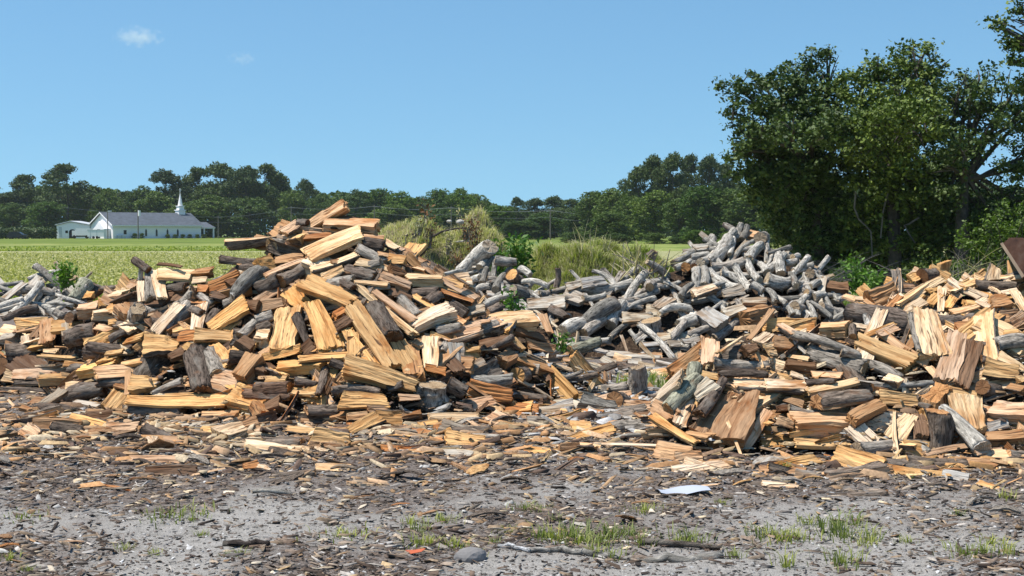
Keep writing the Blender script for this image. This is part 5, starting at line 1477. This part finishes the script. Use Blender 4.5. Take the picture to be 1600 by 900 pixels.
# named flat things and sticks on the dirt
def ground_stick(pts, r0, r1, label, color, name='stick'):
    mb = MB(); q = []
    for (u, v) in pts:
        Y = CAMZ / vratio(v); q.append((gx(u, Y), Y, gz(gx(u, Y), Y) + r0 * .8))
    # round the polyline off with intermediate wobble
    P = []
    for a, b in zip(q[:-1], q[1:]):
        for i in range(4):
            t = i / 4; P.append(Vector(a).lerp(Vector(b), t) + Vector((0, rr.gauss(0, .008), rr.gauss(0, .006))))
    P.append(Vector(q[-1]))
    mb.tube(P, [r0 + (r1 - r0) * i / (len(P) - 1) for i in range(len(P))], 8)
    o = mb.build(name, M_BARK, smooth=True); o.color = (*color, 1); tag(o, label, 'stick')
    return o
ground_stick([(826, 861), (862, 858), (900, 862), (950, 867), (1000, 872), (1060, 877), (1130, 873)], .012, .024, 'long grey dead limb lying through the grass tufts on the open dirt', (.24, .225, .20), 'dead_limb')
ground_stick([(778, 855), (800, 857), (828, 862)], .012, .010, 'short bleached stick end just beside the long dead limb', (.5, .5, .5))
ground_stick([(347, 852), (380, 856), (417, 858)], .018, .014, 'dark bark stick lying alone on the open dirt', (.05, .04, .035))
ground_stick([(990, 736), (1040, 735), (1105, 731)], .012, .010, 'long straight pale stick on the litter before the paper sheet', (.55, .45, .33))
ground_stick([(1000, 850), (1060, 854), (1130, 858)], .02, .012, 'dark thin branch behind the long dead limb', (.10, .085, .07))
ground_stick([(40, 748), (120, 745), (205, 743)], .010, .007, 'thin pale stick on the bare sandy dirt', (.55, .47, .36))
ground_stick([(75, 690), (110, 697), (140, 708), (152, 719)], .012, .008, 'crooked twig branching on the bare dirt', (.14, .11, .09))
k = Nodes('paper', 0.6, 0.2); k.color((0.40, 0.43, 0.50))
Yp = CAMZ / vratio(772); xp = gx(1068, Yp)
v, f = grid(-.15, .15, 12, -.085, .085, 10, lambda X, Y: .02 + .012 * np.sin(X * 18 + Y * 9) + .010 * np.cos(Y * 25))
v = np.concatenate([v, v - np.array((0, 0, .0015))]); f = np.concatenate([f, f[:, ::-1] + 120])
o = link('paper_sheet', mesh('paper_sheet', v, f, k.m, smooth=True), None, (xp, Yp, gz(xp, Yp) + .01)); o.rotation_euler = (0, 0, .15)
tag(o, 'crumpled bluish white paper sheet lying on the litter before the golden pile', 'paper')
k = Nodes('dead_orange_leaf', 0.7, 0.2); k.color((0.45, 0.11, 0.05))
mb = MB(); mb.add([(-.05, 0, .012), (-.02, -.03, .0), (.03, -.022, .008), (.05, .0, .02), (.02, .03, .01), (-.025, .025, .004)], [(0, 1, 2, 3, 4, 5)]); mb.add([(-.05, 0, .010), (-.02, -.03, -.002), (.03, -.022, .006), (.05, .0, .018), (.02, .03, .008), (-.025, .025, .002)], [(5, 4, 3, 2, 1, 0)])
Yp = CAMZ / vratio(865); xp = gx(648, Yp); o = mb.build('fallen_leaf', k.m, None, (xp, Yp, gz(xp, Yp) + .012)); tag(o, 'single orange red fallen leaf on the open dirt', 'leaf')

# uncountable chips, splinters and shreds: one object
def chips(n, name, palette, smin, smax, seed, where, stretch=2.6, zoff=.004):
    r = np.random.default_rng(seed)
    Y = 1 / r.uniform(1 / 16.5, 1 / 5.9, n * 4); u = r.uniform(-150, 1750, n * 4); X = (u - 800) / 2300 * Y
    keep = r.uniform(0, 1, n * 4) < where(X, Y, u)
    X, Y = X[keep][:n], Y[keep][:n]; n = len(X)
    Z = (fbm(X * 3, Y * 3, 5, 4) - 0.5) * 0.05 + (fbm(X * .6, Y * .6, 8, 3) - 0.45) * 0.07 + np.maximum(0, height(X, Y)) * .9 + zoff
    L = smin + (smax - smin) * r.uniform(0, 1, n) ** 2.6
    a = r.normal(size=n) * .9; ca, sa = np.cos(a), np.sin(a)
    w = L / stretch * r.uniform(.5, 1.6, n); h = L * r.uniform(.04, .16, n)
    base = np.array([(-.5, -.3, 0), (.5, -.5, 0), (.42, .5, 0), (-.55, .35, 0), (-.42, -.25, 1), (.45, -.4, 1), (.4, .4, 1), (-.45, .3, 1)])
    B = np.repeat(base[None], n, 0) + r.normal(size=(n, 8, 3)) * np.array((.10, .14, .12))
    x = B[..., 0] * L[:, None]; y = B[..., 1] * w[:, None]; z = B[..., 2] * h[:, None] + x * (r.normal(size=n) * .18)[:, None] + y * (r.normal(size=n) * .35)[:, None] + h[:, None] * .4
    V = np.stack([x * ca[:, None] - y * sa[:, None] + X[:, None], x * sa[:, None] + y * ca[:, None] + Y[:, None], z + Z[:, None]], -1).reshape(-1, 3)
    q = np.array([(4, 5, 6, 7), (0, 1, 5, 4), (1, 2, 6, 5), (2, 3, 7, 6), (3, 0, 4, 7)])
    F = (np.arange(n)[:, None, None] * 8 + q[None]).reshape(-1, 4)
    me = mesh(name, V, F, M_CHIP)
    pal = np.array(palette); c = pal[r.integers(0, len(pal), n)] * r.uniform(.65, 1.25, (n, 1))
    col = np.ones((n, 8, 4), dtype=np.float32); col[:, :, :3] = c[:, None]
    ca_ = me.color_attributes.new('tone', 'FLOAT_COLOR', 'POINT'); ca_.data.foreach_set('color', col.ravel())
    tag(link(name, me), kind='stuff')
M_CHIP = chip_mat('wood_chip')
dark = [(.09, .065, .052), (.15, .11, .085), (.20, .15, .115), (.05, .04, .034), (.20, .175, .16), (.28, .22, .17), (.14, .10, .075)]
pale = [(.50, .40, .27), (.42, .30, .17), (.35, .22, .12), (.46, .44, .41), (.33, .31, .29), (.25, .16, .09), (.55, .47, .36)]
band = lambda X, Y, u: np.clip(litter(X, Y), 0, 1) ** 1.3
chips(20000, 'bark_chips', dark, .005, .05, 1, lambda X, Y, u: np.clip(band(X, Y, u) * 1.0 + .05, 0, 1))
chips(14000, 'wood_chips', pale, .006, .07, 2, lambda X, Y, u: band(X, Y, u) * np.interp(362 + 3565 / Y, [560, 700, 760, 800, 910], [1, .9, .45, .22, .2]))
chips(16000, 'bark_shreds', dark + [(.34, .27, .2), (.42, .38, .34), (.3, .22, .15)], .012, .09, 17, lambda X, Y, u: np.clip(litter(X, Y) * 1.1 + .06, 0, 1), 7.0, .006)
chips(26000, 'soil_crumbs', [(.10, .075, .06), (.14, .10, .08), (.12, .10, .09), (.20, .18, .165), (.28, .26, .24), (.08, .07, .06)], .004, .028, 13, lambda X, Y, u: X * 0 + .5, 1.8, .002)
chips(12000, 'pebbles', [(.42, .41, .40), (.30, .29, .28), (.52, .51, .50), (.2, .19, .185)], .004, .022, 3, lambda X, Y, u: X * 0 + .5, 1.2, .002)
chips(3200, 'golden_shreds', [(.50, .30, .13), (.40, .22, .09), (.58, .40, .2)], .03, .16, 4, lambda X, Y, u: np.exp(-((u - 1490) / 110) ** 2) * np.exp(-(((362 + 3565 / Y) - 735) / 20) ** 2), 8.0, .02)
chips(7000, 'splinter_litter', pale[:3] + [(.45, .25, .12), (.5, .33, .2), (.25, .16, .1), (.15, .1, .075)], .03, .20, 5, lambda X, Y, u: np.interp(362 + 3565 / Y, [570, 620, 690, 735, 770], [.35, .9, .8, .15, 0]), 4.5, .012)
chips(9500, 'grey_chips', [(.46, .45, .43), (.36, .34, .32), (.52, .51, .50), (.26, .24, .22)], .03, .18, 6, lambda X, Y, u: np.clip(np.exp(-((u - 960) / 150) ** 2) * np.exp(-((Y - 14.4) / 1.9) ** 2) + np.exp(-((u - 30) / 110) ** 2) * np.exp(-((Y - 16.5) / 1.2) ** 2), 0, 1), 3.0, .02)

# grass tufts on the dirt
def tuft_mesh(seed, n, h, spread):
    r = np.random.default_rng(seed)
    a = r.uniform(0, 6.28, n); d = np.abs(r.normal(size=n)) * spread * .5
    x, y = np.cos(a) * d, np.sin(a) * d; hh = h * r.uniform(.35, 1.1, n); b = a + r.normal(size=n) * .8; ln = hh * r.uniform(.15, 1.1, n)
    dx, dy = np.cos(b) * ln, np.sin(b) * ln; w = .0031
    px, py = -np.sin(b) * w, np.cos(b) * w; W_ = np.stack([px, py, px * 0], 1)
    B = np.stack([x, y, x * 0 - .01], 1); M1 = B + np.stack([dx * .35, dy * .35, hh * .65], 1); T_ = B + np.stack([dx, dy, hh * .85], 1)
    V = np.stack([B - W_, B + W_, M1 + W_ * .9, M1 - W_ * .9, T_ + W_ * .15, T_ - W_ * .15], 1).reshape(-1, 3)
    i = np.arange(n)[:, None] * 6
    return mesh('grass_tuft', V, np.concatenate([i + np.array([[0, 1, 2, 3]]), i + np.array([[3, 2, 4, 5]])]), M_TUFT)
M_TUFT = leaf_mat('tuft_blade', (0.15, 0.18, 0.05), (0.34, 0.36, 0.13), .3, .6, .3)
TM = [tuft_mesh(40 + i, n, h, s) for i, (n, h, s) in enumerate([(64, .11, .17), (42, .085, .13), (84, .085, .22), (30, .14, .09), (64, .055, .22)])]
TUFT = [(845, 838, 1, 1.0), (868, 842, 0, 1.0), (892, 836, 0, 1.25), (915, 846, 2, 1.0), (940, 850, 1, 1.1), (960, 838, 0, 1.0), (985, 835, 2, .9), (1000, 850, 1, 1.0), (925, 862, 1, .9), (960, 868, 1, 1.0), (1075, 845, 0, 1.0), (1060, 850, 1, .8),
        (1200, 838, 2, 1.0), (1225, 845, 2, 1.0), (1250, 842, 1, .9), (1310, 830, 0, 1.25), (1325, 838, 0, 1.1), (1340, 822, 3, .8), (1365, 845, 3, .9), (1355, 852, 1, .9), (1318, 880, 0, 1.05), (1232, 885, 3, .9), (1150, 872, 1, .8), (1265, 820, 1, .8),
        (1515, 868, 2, 1.0), (1545, 866, 1, 1.0), (1580, 868, 3, .8), (1555, 850, 1, .8), (1422, 850, 1, .7), (1430, 745, 1, .5), (1575, 775, 1, .9), (1230, 732, 3, .6), (1130, 788, 1, .6),
        (640, 815, 1, .8), (652, 828, 1, 1.0), (690, 812, 2, .7), (700, 845, 1, .7), (712, 852, 1, .9), (655, 850, 0, .8), (670, 845, 1, .8), (745, 866, 1, .6), (770, 845, 1, .6), (820, 790, 2, .8), (845, 795, 1, .7), (1010, 800, 2, .8), (790, 825, 2, .6),
        (545, 840, 4, 1.2), (530, 836, 1, .6), (255, 805, 4, 1.3), (275, 800, 4, 1.3), (295, 808, 1, .5), (310, 830, 1, .6), (30, 806, 4, 1.0), (190, 855, 1, .6), (240, 868, 1, .6), (350, 870, 1, .5), (370, 868, 1, .6), (10, 875, 1, .7), (38, 890, 1, .6), (1500, 800, 1, .6), (870, 812, 1, .7)]
for i, (u, v, m, s) in enumerate(TUFT):
    Y = CAMZ / vratio(v); X = gx(u, Y)
    o = link('grass_tuft', TM[m], None, (X, Y, gz(X, Y))); s *= .88; o.scale = (s, s, s); o.rotation_euler = (0, 0, i * 1.7)
    where = 'along the long dead limb' if 830 < u < 1090 and v > 830 else 'in front of the golden pile' if u > 1100 else 'on the sandy dirt below the middle of the woodpile' if u > 500 else 'on the mulchy dirt below the woodpile shoulder'
    tag(o, f'{["bushy", "small", "spreading", "spiky", "flat sparse"][m]} green grass tuft {where}', 'grass tuft', f'{["bushy", "small", "spreading", "spiky", "flat sparse"][m]} grass tufts {where}')

# ------------------------------------------------------------------ two small clouds high above the treeline
def cloud(u, v, wpx, hpx, label, dens, seed):
    Yc = 4200.0; p = at(u, v, Yc); s = Yc / 2300
    m = bpy.data.materials.new('cloud_vapour'); m.use_nodes = True; t = m.node_tree; t.nodes.clear()
    out = t.nodes.new('ShaderNodeOutputMaterial'); pv = t.nodes.new('ShaderNodeVolumePrincipled'); tc = t.nodes.new('ShaderNodeTexCoord')
    no = t.nodes.new('ShaderNodeTexNoise'); no.inputs['Scale'].default_value = 1.6; no.inputs['Detail'].default_value = 5
    ln = t.nodes.new('ShaderNodeVectorMath'); ln.operation = 'LENGTH'; t.links.new(tc.outputs['Object'], ln.inputs[0])
    mp = t.nodes.new('ShaderNodeMapping'); mp.inputs['Location'].default_value = (seed, seed, 0); mp.inputs['Scale'].default_value = (2.6, 1, 1.2)
    t.links.new(tc.outputs['Object'], mp.inputs[0]); t.links.new(mp.outputs[0], no.inputs['Vector'])
    a = t.nodes.new('ShaderNodeMath'); a.operation = 'SUBTRACT'; t.links.new(no.outputs[0], a.inputs[0])
    b = t.nodes.new('ShaderNodeMath'); b.operation = 'MULTIPLY_ADD'; t.links.new(ln.outputs['Value'], b.inputs[0]); b.inputs[1].default_value = .52; b.inputs[2].default_value = .10
    t.links.new(b.outputs[0], a.inputs[1])
    c = t.nodes.new('ShaderNodeMath'); c.operation = 'MULTIPLY'; c.use_clamp = False; t.links.new(a.outputs[0], c.inputs[0]); c.inputs[1].default_value = dens
    d = t.nodes.new('ShaderNodeMath'); d.operation = 'MAXIMUM'; t.links.new(c.outputs[0], d.inputs[0]); d.inputs[1].default_value = 0
    t.links.new(d.outputs[0], pv.inputs['Density']); pv.inputs['Color'].default_value = (1, 1, 1, 1); pv.inputs['Anisotropy'].default_value = .2
    t.links.new(pv.outputs[0], out.inputs['Volume'])
    import bmesh
    bm = bmesh.new(); bmesh.ops.create_icosphere(bm, subdivisions=3, radius=1.0); me = bpy.data.meshes.new('cloud'); bm.to_mesh(me); bm.free(); me.materials.append(m)
    o = link('cloud', me, None, p); o.scale = (wpx * s / 2, hpx * s * .8, hpx * s / 2); tag(o, label, 'cloud')
cloud(216, 57, 96, 40, 'larger small white puff of cloud alone in the blue sky', .026, 3)
cloud(380, 91, 60, 26, 'faint wisp of cloud, smaller of the two puffs', .013, 8)

# ------------------------------------------------------------------ thin summer haze round the camera and the whole place
m = bpy.data.materials.new('haze'); m.use_nodes = True; t = m.node_tree; t.nodes.clear()
out = t.nodes.new('ShaderNodeOutputMaterial'); pv = t.nodes.new('ShaderNodeVolumePrincipled')
pv.inputs['Color'].default_value = (0.80, 0.90, 1.0, 1); pv.inputs['Density'].default_value = 0.00009
t.links.new(pv.outputs[0], out.inputs['Volume'])
mb = MB(); mb.box(-700, 700, -60, 900, -1.2, 40)
tag(mb.build('haze', m), kind='stuff')
